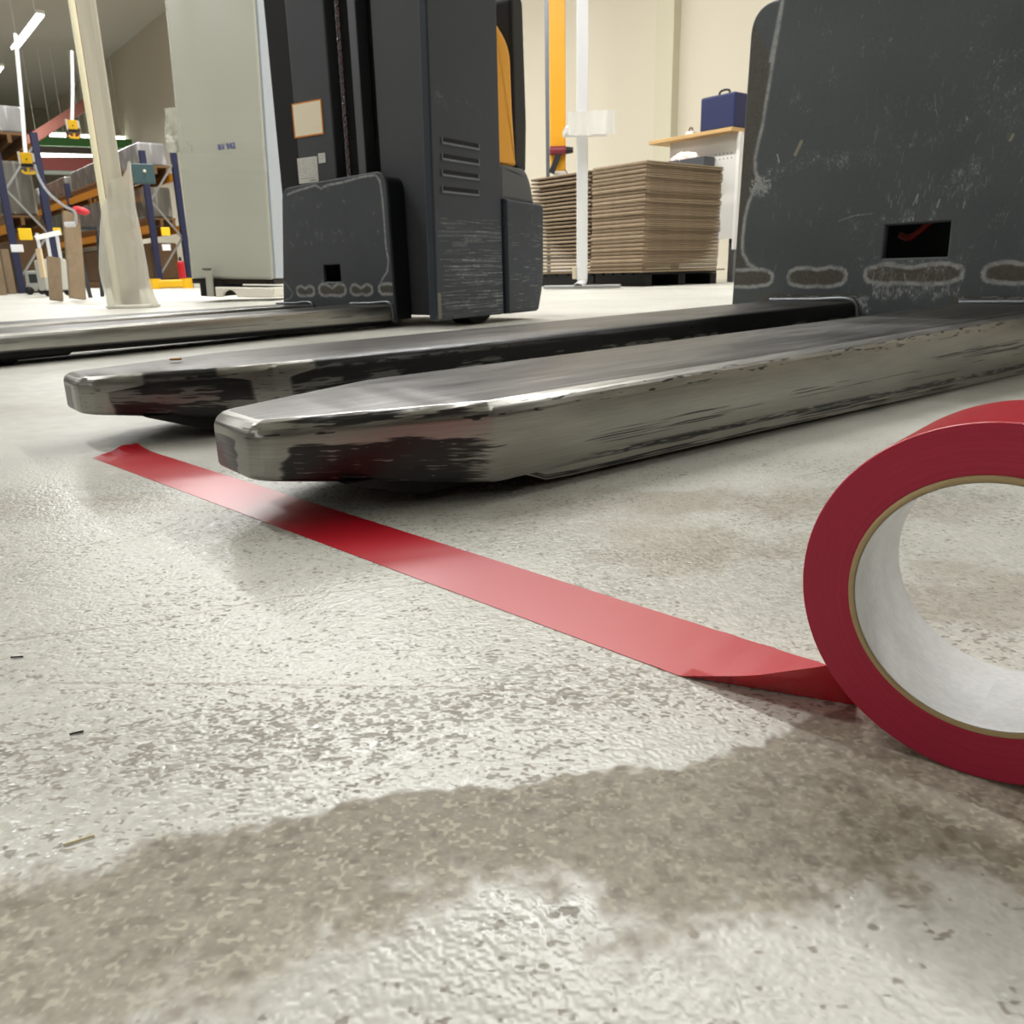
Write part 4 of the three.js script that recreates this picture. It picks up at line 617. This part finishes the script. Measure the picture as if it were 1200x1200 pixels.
// ------------------------------------------------------------------ background, left half
{ // wrapped pale cabinet on a white base
  const c = at(322, 352), t = thing('wrapped_cabinet', 'tall pale grey cabinet wrapped in clear film with blue marker letters', 'cabinet', c, turnTo(c) - 0.24), yaw = t.rotation.y;
  const X = V(Math.cos(yaw), 0, -Math.sin(yaw)), Z = V(Math.sin(yaw), 0, Math.cos(yaw)), g = (px, py) => { const p = onPlane(px, py, c, Z).sub(c); return [p.dot(X), p.y]; };
  const [xl] = g(213, 250), [, yb] = g(270, 333), w = -xl, dep = 0.55, H = 2.3;
  const film = surface(512, 512, (u, v) => { const n = fbm(u * 5, v * 3, 4) - 0.5, k = sm(0.62, 0.7, vn(u * 9 + v * 2, v * 1.2)); return [176 + 10 * n + 6 * k, 176 + 10 * n + 6 * k, 164 + 10 * n + 6 * k, 0.24 + 0.2 * n, 0, 0.5 + 0.5 * n]; }, { bump: 0.004, extra: { clearcoat: 0.6, clearcoatRoughness: 0.15 } });
  const body = new RoundedBoxGeometry(w, H - yb, dep, 4, 0.02).translate(-w / 2, yb + (H - yb) / 2, -dep / 2); { const p = body.attributes.position; for (let i = 0; i < p.count; i++) if (p.getX(i) < -w / 2) p.setX(i, p.getX(i) - 0.0 * (p.getY(i) - 0.5)); }
  part('wrapped_body', setUV(body, (a, b, q) => [(a - q) / 1.5, b / 1.5]), film, t);
  part('side_sheet', box(0.012, H - yb - 0.02, dep - 0.06, 0.006, yb + 0.01, -dep / 2), M(0xaab3bd, 0.4), t, 'bluish white side panel');
  const flap = new THREE.PlaneGeometry(0.16, 0.26, 16, 16); { const p = flap.attributes.position; for (let i = 0; i < p.count; i++) p.setZ(i, 0.02 * Math.sin(p.getX(i) * 45 + p.getY(i) * 20) + 0.015 * (vn(p.getX(i) * 60, p.getY(i) * 60) - 0.5)); flap.computeVertexNormals(); }
  const fp = g(197, 165); part('film_flap', flap.translate(fp[0] + 0.03, fp[1] + 0.02, -0.02), M(0xbdbcae, 0.25, 0, { side: THREE.DoubleSide }), t);
  const cv = document.createElement('canvas'); cv.width = 256; cv.height = 96; const x = cv.getContext('2d'); x.clearRect(0, 0, 256, 96); x.fillStyle = '#3f4690'; x.font = 'bold 84px sans-serif'; x.textAlign = 'center'; x.textBaseline = 'middle'; x.fillText('RV 942', 128, 50, 250);
  const tx = new THREE.CanvasTexture(cv); tx.colorSpace = THREE.SRGBColorSpace; const [ta, tb] = g(261, 177), [tc, td] = g(250, 181), tw = g(270, 175)[0] - g(249, 180)[0];
  part('marker_letters', new THREE.PlaneGeometry(tw, tw * 0.46).rotateZ(0.14).translate(ta - 0.004, tb - 0.002, 0.003), new THREE.MeshStandardMaterial({ map: tx, transparent: true, roughness: 0.6 }), t, 'blue handwritten letters');
  const bm = M(0xe4dfd2, 0.45), bx0 = g(262, 350)[0], bx1 = g(329, 350)[0], by1 = g(300, 341)[1];
  const fs = new THREE.Shape(); fs.moveTo(bx0, 0); fs.lineTo(bx0 + 0.03, 0); fs.absarc(bx0 + 0.09, 0.0, 0.045, Math.PI, 0, true); fs.lineTo(bx1 - 0.02, 0); fs.quadraticCurveTo(bx1 + 0.01, by1 * 0.5, bx1, by1); fs.lineTo(bx0, by1); fs.closePath();
  part('base_rail', panelGeo(fs, 0.05, 0.008).translate(0, 0, 0.16), bm, t, 'white base with a rounded notch'); part('base_rail', box(0.04, by1, dep + 0.1, bx1 - 0.03, 0, -0.18, 0.008), bm, t); part('base_rail', panelGeo(fs, 0.05, 0.008).translate(0, 0, -dep + 0.1), bm, t);
  part('skid', box(0.09, yb - 0.01, dep, bx0 - 0.05, 0, -dep / 2 + 0.05), M(0x12110f, 0.8), t); part('skid', box(w, 0.03, dep - 0.04, -w / 2, yb - 0.03, -dep / 2), M(0x2a2118, 0.8), t); part('skid', box(0.09, yb - 0.01, dep, -w + 0.1, 0, -dep / 2), M(0x12110f, 0.8), t);
  const px = g(252, 350)[0]; part('support_post', box(0.04, g(250, 323)[1], 0.03, px, 0, 0.08, 0.004), M(0xa9a79c, 0.5), t); part('support_cap', box(0.05, 0.012, 0.04, px - 0.01, g(250, 323)[1], 0.08, 0.003), M(0x55544e, 0.5), t);
}
{ const t = scene.getObjectByName('wrapped_cabinet'); t.rotation.order = 'YXZ'; t.rotation.z = -0.035; t.position.y = 0.022; }
{ // beige column wrapped in plastic film
  const c = at(155, 361), yaw = turnTo(c), Z = V(c.x, 0, c.z).normalize(), g = (px, py) => onPlane(px, py, c, Z), S = (px0, px1, py) => g(px0, py).distanceTo(g(px1, py));
  const w = S(124, 146, 200), t = thing('hall_column', 'beige square hall column standing left of the wrapped cabinet', 'column', c, yaw); part('shaft', box(w * 1.0, CEIL - 0.002, w * 0.8, 0, 0.0, 0, 0.006), grainy([206, 199, 180], 0.7, 4, 12, 0.0004), t); part('plinth', box(w * 1.08, 0.11, w * 0.88, 0, 0, 0, 0.004), grainy([176, 170, 150], 0.7, 4, 12, 0.0004), t);
  // film: loft of a wavy ring round the column, flaring to the floor
  const film = thing('plastic_film', 'crumpled clear plastic film wrapped round the foot of the beige column', 'plastic film', c, yaw), rows = 46, cols = 96, pos = [], idx = [];
  const left = [[152, 119], [190, 119], [210, 121], [226, 121], [243, 119], [262, 117.5], [290, 116], [315, 116], [332, 119], [348, 124], [361, 126]], right = [[152, 148], [190, 153], [210, 155], [226, 157], [243, 159], [262, 163], [290, 168], [315, 173], [332, 176], [348, 181], [361, 187]];
  const X = V(-Z.z, 0, Z.x); const xs = (px, py) => { const p = g(px, py).sub(c); return [p.dot(X), p.y]; };
  const along = (tab, py) => { for (let k = 1; k < tab.length; k++) if (py <= tab[k][0] || k === tab.length - 1) return mix(tab[k - 1][1], tab[k][1], clamp((py - tab[k - 1][0]) / (tab[k][0] - tab[k - 1][0]))); };
  for (let i = 0; i <= rows; i++) for (let j = 0; j <= cols; j++) {
    const a = j / cols * Math.PI * 2, s = i / rows, ca = Math.cos(a), sa = Math.sin(a), ptop = mix(244, 186, (ca + 1) / 2) + 3 * Math.sin(a * 7), py = mix(ptop, 361, s), l = xs(along(left, py), py), r = xs(along(right, py), py);
    const wob = 0.10 * s * Math.sin(a * 5 + s * 3) + 0.05 * Math.sin(a * 11 - s * 9) * s + 0.16 * (fbm(j * 0.11 + 3, i * 0.2, 3) - 0.5), hx = ca > 0 ? Math.max(w * 0.54, r[0]) : Math.max(w * 0.54, -l[0]), hz = Math.max(w * 0.47, 0.7 * hx);
    const sx = Math.sign(ca) * Math.abs(ca) ** 0.55, sz = Math.sign(sa) * Math.abs(sa) ** 0.55; pos.push(hx * sx * (1 + 0.25 * Math.max(0, wob)), Math.max(0.004, l[1] + (i === rows ? 0 : 0.01 * (vn(j * 0.5, i * 0.4) - 0.5))), hz * sz * (1 + Math.max(-0.02, wob)));
  }
  for (let i = 0; i < rows; i++) for (let j = 0; j < cols; j++) { const a = i * (cols + 1) + j, b = a + 1, d = a + cols + 1, e = d + 1; idx.push(a, b, d, b, e, d); }
  const fg = new THREE.BufferGeometry(); fg.setAttribute('position', new THREE.Float32BufferAttribute(pos, 3)); fg.setAttribute('uv', new THREE.Float32BufferAttribute(new Float32Array(pos.length / 3 * 2), 2)); fg.setIndex(idx); fg.computeVertexNormals();
  part('film_wrap', fg, M(0xefede4, 0.32, 0, { transmission: 0.62, thickness: 0, side: THREE.DoubleSide, clearcoat: 0.4 }), film); part('film_hem', tube([...Array(24).keys()].map((i) => { const a = i / 24 * Math.PI * 2, l = xs(126, 361)[0], r = xs(187, 361)[0]; return V((l + r) / 2 + (r - l) / 2 * Math.cos(a), 0.012, (r - l) * 0.45 * Math.sin(a)); }), 0.01, 60, 6), M(0xefede4, 0.4, 0, { transmission: 0.5, thickness: 0 }), film);
  const p = far(121, 240, 7.2); p.y = 0; single('guide_rod', cyl(0.022, 3.6, 0, 1.8, 0), M(0xe6dfbf, 0.4), 'thin cream vertical rod just left of the beige column', 'rod', p);
  const q = far(124.5, 230, 8.4); q.y = 0; single('steel_post', join(box(0.11, CEIL - 0.002, 0.012, 0, 0, 0.05), box(0.11, CEIL - 0.002, 0.012, 0, 0, -0.05), box(0.012, CEIL - 0.002, 0.1)), M(0x6a2f28, 0.6), 'red brown steel post behind the cream rod', 'post', q, 0.4);
}
const board = (px, py, w, h, lean, yaw, label, roll = 0.15) => { const p = at(px, py); single('cardboard_board', boxUV(new THREE.BoxGeometry(w, h, 0.035)).translate(0, h / 2, 0).rotateX(-lean), kraftMats[2], label, 'cardboard', p.clone().setY(0.002 + 0.0175 * Math.sin(lean) + w / 2 * Math.sin(roll) ), yaw).rotation.z = -roll; };
{ // two leaning boards, held by a steel trestle; red cloth
  const p = at(92, 352), dd = (a, b, py) => { const Z = V(p.x, 0, p.z).normalize(); return onPlane(a, py, p, Z).distanceTo(onPlane(b, py, p, Z)); }, Z = V(p.x, 0, p.z).normalize();
  const h1 = onPlane(100, 250, p, Z).y, w1 = dd(82, 102, 300), q = at(67, 354), h2_ = onPlane(74, 303, q, V(q.x, 0, q.z).normalize()).y;
  board(91.5, 352, w1, h1 * 1.02, 0.12, turnTo(p) + 0.45, 'tall brown cardboard strip leaning in front of the left rack'); board(66.5, 354, w1 * 0.72, h2_ * 1.02, 0.10, turnTo(q) + 0.42, 'short brown cardboard strip leaning left of the tall one');
  const tr = thing('trestle', 'dark steel trestle standing behind the cardboard strips', 'trestle', at(112, 349).addScaledVector(Z, 0.3).setY(0), turnTo(p)), h = h1 * 0.93; for (const x of [-0.09, 0.12]) { part('leg', bar(V(x - 0.05, 0, -0.2), V(x, h, 0), 0.03, 0.03), M(0x26272a, 0.6), tr); part('leg', bar(V(x + 0.05, 0, 0.2), V(x, h, 0), 0.03, 0.03), M(0x26272a, 0.6), tr); } part('crossbar', box(0.26, 0.03, 0.03, 0, h - 0.02, 0), M(0x26272a, 0.6), tr);
  const rag = new THREE.SphereGeometry(1, 28, 16); { const a = rag.attributes.position; for (let i = 0; i < a.count; i++) { const n = 1 + 0.6 * (fbm(a.getX(i) * 3 + 5, a.getZ(i) * 3 + a.getY(i), 3) - 0.5); a.setXYZ(i, 0.06 * a.getX(i) * n, 0.03 * a.getY(i) * n - 0.012 * a.getX(i), 0.04 * a.getZ(i) * n); } rag.computeVertexNormals(); }
  single('red_bag', rag, M(0xd8323e, 0.5), 'small red plastic bag on top of the tall cardboard strip', 'bag', onPlane(95, 247, p.clone().addScaledVector(Z, 0.12), Z), turnTo(p));
}
{ // hoist pendants: yellow control boxes on hanging leads
  const pendant = (px, py, D, s, label, lead) => {
    const p = far(px, py, D), t = thing('hoist_pendant', label, 'control box', p, turnTo(p)), ym = M(0xe8b51c, 0.4), bk = M(0x15130c, 0.5);
    part('housing', box(s, s * 1.05, s * 0.7, 0, 0, 0, s * 0.08), ym, t); part('side_cap', box(s * 0.25, s * 1.2, s * 0.6, -s * 0.62, -s * 0.08, 0, s * 0.06), M(0xcfc6b4, 0.4), t); part('side_cap', box(s * 0.25, s * 0.8, s * 0.6, s * 0.62, s * 0.2, 0, s * 0.06), M(0xcfc6b4, 0.4), t);
    part('gasket', box(s * 1.2, s * 0.3, s * 0.6, 0, -s * 0.32, 0, s * 0.05), bk, t); part('handle', tube([V(-s * 0.6, -s * 0.62, 0), V(-s * 0.45, -s * 0.85, 0), V(0, -s * 0.9, 0), V(s * 0.45, -s * 0.85, 0), V(s * 0.6, -s * 0.62, 0)], s * 0.13, 24, 8), ym, t); part('handle_stem', box(s * 0.26, s * 0.5, s * 0.2, 0, -s * 0.85, 0), ym, t); part('key_switch', cyl(s * 0.08, s * 0.06, 0, s * 0.4, s * 0.37, 'z', 12), bk, t);
    const top = far(...lead, D + 0.3).sub(p).applyAxisAngle(V(0, 1, 0), -t.rotation.y); part('suspension_tube', tube([V(0, s, 0), top.clone().multiplyScalar(0.5), top], s * 0.2, 12, 10), M(0xf4f4f2, 0.35), t, 'white suspension tube');
    return [t, p];
  };
  const [, p] = pendant(32, 192, 6.0, 0.058, 'yellow hoist pendant hanging at the far left on a white tube', [18, 40]); pendant(86, 152, 9.0, 0.075, 'yellow hoist pendant hanging above the tall cardboard strip', [84, 60]);
  const end = far(88, 249, 6.4), mid = far(59, 228, 6.2); single('spiral_cable', tube([p.clone().addScaledVector(RGT, 0.04), far(46, 209, 6.05), mid, far(75, 241, 6.3), end, far(89, 262, 6.45)], 0.0085, 80, 8), M(0xb9bdc6, 0.35, 0.3), 'silver cable sagging from the left yellow pendant to the red bag', 'cable');
}
{ // pallet racks: braced navy frames with orange beams; wrapped loads; one row on each side of the aisle
  const navy = M(0x10173c, 0.5), orange = M(0xcc8414, 0.5), brace = M(0x8f8f8c, 0.4, 0.6), signY = M(0xf0c414, 0.5);
  const wood = grainy([118, 86, 52], 0.8, 6, 30, 0.001), films = [[112, 110, 104], [98, 94, 85], [140, 139, 138]].map((c) => surface(256, 256, (u, v) => { const n = fbm(u * 7, v * 2, 3) - 0.5, k = sm(0.62, 0.72, vn(u * 14, v * 2)); return [c[0] + 40 * n + 30 * k, c[1] + 40 * n + 30 * k, c[2] + 42 * n + 34 * k, 0.3, 0, 0.5 + n]; }, { repeat: true, bump: 0.006, extra: { clearcoat: 0.5 } })), brown = grainy([96, 71, 44], 0.8, 6, 30, 0.001);
  const rack = (front, back, y0, n, bay, levels, label) => {                    // front and back posts of the near frame; runs n bays along -N2
    const t = thing('pallet_rack', label, 'rack', V(front.x, 0, front.z), YAW2), dep = Math.max(0.5, back.clone().sub(front).dot(D2)), H = 2.16;
    for (let b = 0; b <= n; b++) { const f = part('rack_frame', box(0.09, H, 0.09, 0, 0, -b * bay), navy, t); part('post', box(0.09, H, 0.09, dep, 0, -b * bay), navy, f); if (b < 2) for (let y = 0.25, k = 0; y < 1.7; y += 0.58, k++) part('brace', bar(V(0.04, y + (k % 2 ? 0.56 : 0), -b * bay), V(dep - 0.04, y + (k % 2 ? 0 : 0.56), -b * bay), 0.03, 0.03), brace, f); }
    for (let b = 0; b < n; b++) for (const y of levels) for (const x of [0.0, dep]) part('beam', box(0.05, 0.12, bay - 0.1, x, y - 0.12, -(b + 0.5) * bay), orange, t);
    return [t, dep];
  };
  const load = (t, dep, bay, b, y, k, label, h) => { const p = V(dep / 2, y, -(b + 0.5) * bay).applyAxisAngle(V(0, 1, 0), YAW2).add(t.position), l = thing('wrapped_load', label, 'pallet load', p.setY(y + 0.001), YAW2 + rr(-0.03, 0.03), 'wrapped loads in the racks'); part('pallet', join([0, 1, 2].map((i) => box(0.09 * dep / 0.9, 0.1, bay * 0.8, (i - 1) * dep * 0.4, 0, 0)), box(dep * 0.95, 0.03, bay * 0.8, 0, 0.1, 0)), wood, l); part('wrapped_cartons', setUV(new RoundedBoxGeometry(dep * 0.92, h, bay * 0.76, 3, 0.04).translate(0, 0.13 + h / 2, 0), (a, c, d) => [(a + d) * 1.5, c]), k < 3 ? films[k] : brown, l); };
  const fA = at(17, 344), [aA] = inHall(fA);
  const FA = far(10.5, 260, 14), BA = far(44.5, 260, 13.2), A = rack(FA.setY(0), BA.setY(0), 0, 3, 2.7, [0.95, 2.05], 'blue pallet rack at the far left edge with crossed braces');
  const FB = far(179, 270, 15.5), BB = far(207, 270, 15), B = rack(FB.setY(0), BB.setY(0), 0, 4, 2.8, [1.02, 1.85], 'blue pallet rack between the column and the cabinet');
  seed = 4242;
  const say = { A: ['left edge rack', A], B: ['rack behind the beige column', B] };
  for (const [nm, [t, dep], bay, n, lv] of [['left edge rack', A, 2.7, 3, [0, 0.95, 2.05]], ['rack behind the beige column', B, 2.8, 4, [0, 1.02, 1.85]]]) for (let b = 0; b < n; b++) lv.forEach((y, i) => load(t, dep, bay, b, y, i === 0 ? 3 : (b + i) % 3, `${i === 0 ? 'brown carton load on the floor' : i === 1 ? 'film wrapped load on the lower beams' : 'film wrapped load on the upper beams'} of the ${nm}, ${['first', 'second', 'third', 'fourth'][b]} bay`, i === 0 ? 0.62 : i === 1 ? (bay === 2.7 ? 0.74 : 0.5) : 0.36));
  const sign = (px, py, D, s, label) => { const p = far(px, py, D); single('load_sign', box(s, s * 0.95, 0.04, 0, -s / 2, 0, 0.01), signY, label, 'sign', p, turnTo(p)); };
  sign(29.5, 274, 12.6, 0.15, 'yellow plate among the braces of the left edge rack'); sign(67, 271, 12, 0.09, 'small yellow plate right of the left edge rack'); sign(194, 271, 14.3, 0.13, 'yellow plate among the braces of the rack beside the cabinet');
  // guard at the rack foot, extinguisher
  const gp = at(201, 338.3), gz = V(gp.x, 0, gp.z).normalize(), gw = onPlane(181, 330, gp, gz).distanceTo(onPlane(226, 330, gp, gz)), gt = thing('rack_guard', 'yellow steel rack guard at the foot of the rack beside the cabinet', 'guard', gp, turnTo(gp)); part('guard_rail', box(gw, 0.13, 0.1, 0, 0.01, 0, 0.03), M(0xe2b007, 0.45), gt); for (const s of [-1, 1]) part('guard_end', cyl(0.1, 0.16, s * gw * 0.42, 0.08, -0.03, 'y', 20), M(0xe2b007, 0.45), gt);
  const ep = far(213, 318, 13), et = thing('fire_extinguisher', 'small red extinguisher by the rack post beside the cabinet', 'extinguisher', ep.setY(ep.y - 0.1), 0); part('cylinder', join(cyl(0.05, 0.2, 0, 0.1, 0, 'y', 18), new THREE.SphereGeometry(0.05, 16, 8).translate(0, 0.2, 0)), M(0xb3141f, 0.35), et); part('valve', box(0.03, 0.05, 0.03, 0, 0.245, 0), M(0x151515, 0.5), et); part('wall_bracket', box(0.02, 0.1, 0.1, 0, 0.05, -0.06), zinc, et);
  // grey floor machine, trolley and brown cartons under the left rack
  const m = at(43, 345.5), mz = V(m.x, 0, m.z).normalize(), W = (a, b) => onPlane(a, 330, m, mz).distanceTo(onPlane(b, 330, m, mz)), mh = onPlane(40, 317, m, mz).y, mt = thing('floor_machine', 'grey floor machine with a dark opening below the left rack', 'machine', m, turnTo(m)), mw = W(28, 50);
  const ms = roundPoly([[-mw / 2, 0.04, 0.03], [mw / 2, 0.04, 0.03], [mw * 0.46, mh, 0.05], [-mw * 0.42, mh, 0.05]]); part('machine_body', panelGeo(ms, 0.5, 0.02), M(0x8a8b84, 0.5), mt); part('opening', box(mw * 0.5, mh * 0.36, 0.012, 0, mh * 0.5, 0.002, 0.004), M(0x111318, 0.5), mt); for (const s of [-1, 1]) part('wheel', cyl(0.05, 0.04, s * mw * 0.34, 0.051, -0.02, 'z', 16), blackRubber, mt);
  const c = at(70, 347), cz = V(c.x, 0, c.z).normalize(), cw = onPlane(54, 320, c, cz).distanceTo(onPlane(84, 320, c, cz)), ch = onPlane(70, 279, c, cz).y, tt = thing('trolley', 'light grey box trolley with a white top rail behind the short cardboard strip', 'trolley', c, turnTo(c) + 0.15), cb = onPlane(70, 310, c, cz).y;
  part('tray', box(cw, cb, 0.5, 0, 0.06, -0.25, 0.02), M(0xb9b9b0, 0.5), tt); for (const s of [-0.46, -0.1, 0.3]) part('post', box(0.03, ch - cb, 0.03, s * cw, cb + 0.05, 0), M(0xcfd2d4, 0.4), tt); part('top_rail', bar(V(-cw * 0.55, ch + 0.0, 0), V(cw * 0.45, ch + 0.06, 0), 0.05, 0.05), M(0xf2f2f0, 0.4), tt); part('side_card', box(0.02, cb * 0.9, 0.3, -cw * 0.5, cb * 0.6, 0.0), M(0xe6cfa8, 0.6), tt); for (const s of [-1, 1]) part('castor', cyl(0.04, 0.03, s * cw * 0.4, 0.041, -0.05, 'z', 16), blackRubber, tt);
  const bx = (px, w, h, i) => { const p = at(px, 346 - i * 1.5); single('brown_carton', boxUV(new RoundedBoxGeometry(w, h, 0.4, 2, 0.01)).translate(0, h / 2, -0.2), kraftMats[i], ['narrow brown carton standing at the very left edge of the picture', 'brown carton standing beside the grey floor machine'][i], 'carton', p, turnTo(p) + 0.2); }; bx(2, 0.13, 0.78, 0); bx(15, 0.10, 0.6, 1);
  // white crossed papers on the rack post and the small white boxes lying on the lower loads
  const wp = (px, py, D, w, h, label) => { const p = far(px, py, D); single('white_box', box(w, h, 0.06, 0, -h / 2, 0, 0.008), M(0xe7e7ea, 0.5), label, 'box', p, turnTo(p)); };
  wp(20, 291, 12.6, 0.14, 0.09, 'small white box under the yellow plate of the left rack'); wp(195, 290, 14.2, 0.12, 0.09, 'small white box under the yellow plate beside the cabinet'); wp(82, 263, 6.5, 0.07, 0.03, 'white plastic handle sticking out left of the tall cardboard strip');
}
{ // roof steelwork seen at the far left
  const red = M(0x7a2f26, 0.6), green = M(0x3f7a35, 0.6), grey = M(0x8d958c, 0.6), D = 30;
  const span = (x0, y0, x1, y1, w, h, mat, name, label, cat, d0 = D, d1 = D) => { const a = far(x0, y0, d0), b = far(x1, y1, d1); if (d0 === d1) { b.y = a.y; } single(name, bar(V(0, 0, 0), b.clone().sub(a), w, h), mat, label, cat, a); };
  span(-60, 190, 330, 199, 0.3, 0.34, red, 'steel_beam', 'long red brown steel beam below the far strip lights', 'beam'); span(-60, 197.5, 330, 206, 0.25, 0.2, grey, 'roof_duct', 'grey duct just under the long red brown beam', 'duct'); span(-60, 162, 330, 171, 0.25, 0.26, green, 'steel_beam', 'green steel beam behind the upper far strip lights', 'beam', 32, 32);
  span(-60, 172, 330, 181, 0.3, 0.16, M(0x4a4238, 0.7), 'roof_purlin', 'dark purlin between the green beam and the lower far lights', 'beam', 31, 31); span(-60, 153, 330, 162, 0.3, 0.16, M(0x5d2f28, 0.7), 'roof_purlin', 'reddish purlin above the green beam', 'beam', 33, 33);
  const a = far(-70, 232, 27), b = far(120, 110, 27); single('crane_rail', bar(V(0, 0, 0), b.clone().sub(a), 0.16, 0.24), M(0x8c5346, 0.5), 'slanting red brown crane rail at the upper left corner', 'rail', a);
  const h = far(5, 193, 25.5), ht = thing('hoist_trolley', 'dark red hoist trolley below the slanting crane rail', 'hoist', h, turnTo(h)), hr = M(0x8a1420, 0.5); part('trolley_body', box(0.42, 0.16, 0.2, -0.02, 0, 0, 0.02), hr, ht); part('hook_block', tube([V(0, 0.02, 0), V(0.1, -0.16, 0), V(0.04, -0.36, 0), V(-0.14, -0.4, 0)], 0.07, 20, 8), hr, ht);
  const e = far(168, 203, 13.6), em = thing('junction_box', 'teal grey junction box with a small lamp right of the beige column', 'box', e, turnTo(e)); part('box_body', box(0.3, 0.26, 0.14, 0, -0.14, 0, 0.015), M(0x2f4a4d, 0.5), em); part('indicator', new THREE.SphereGeometry(0.022, 12, 8).translate(0.02, 0.02, 0.08), M(0xd8d2c0, 0.3), em);
}
{ // crumbs: a scrap of wood on the far fork, splinters on the floor
  const p = at(206, 422, 0.0715); single('wood_scrap', box(0.012, 0.0022, 0.005, 0, 0, 0, 0.0008), M(0xc89a55, 0.7), 'small light wood chip lying on the far fork', 'wood chip', p, 0.4);
  for (const [px, py, l, a, col, label] of [[93, 986, 0.008, 0.5, 0xe3d6b0, 'pale splinter lying on the floor near the lower left'], [90, 860, 0.0045, 0.45, 0x1e1a16, 'tiny dark splinter on the floor below the bright sheen'], [20, 771, 0.005, 0.1, 0x2a2622, 'dark splinter on the floor near the left edge']]) single('splinter', cyl(0.00035, l, 0, 0.0005, 0, 'x', 6), M(col, 0.7), label, 'splinter', at(px, py), a);
}

//TAIL
renderer.render(scene, camera);
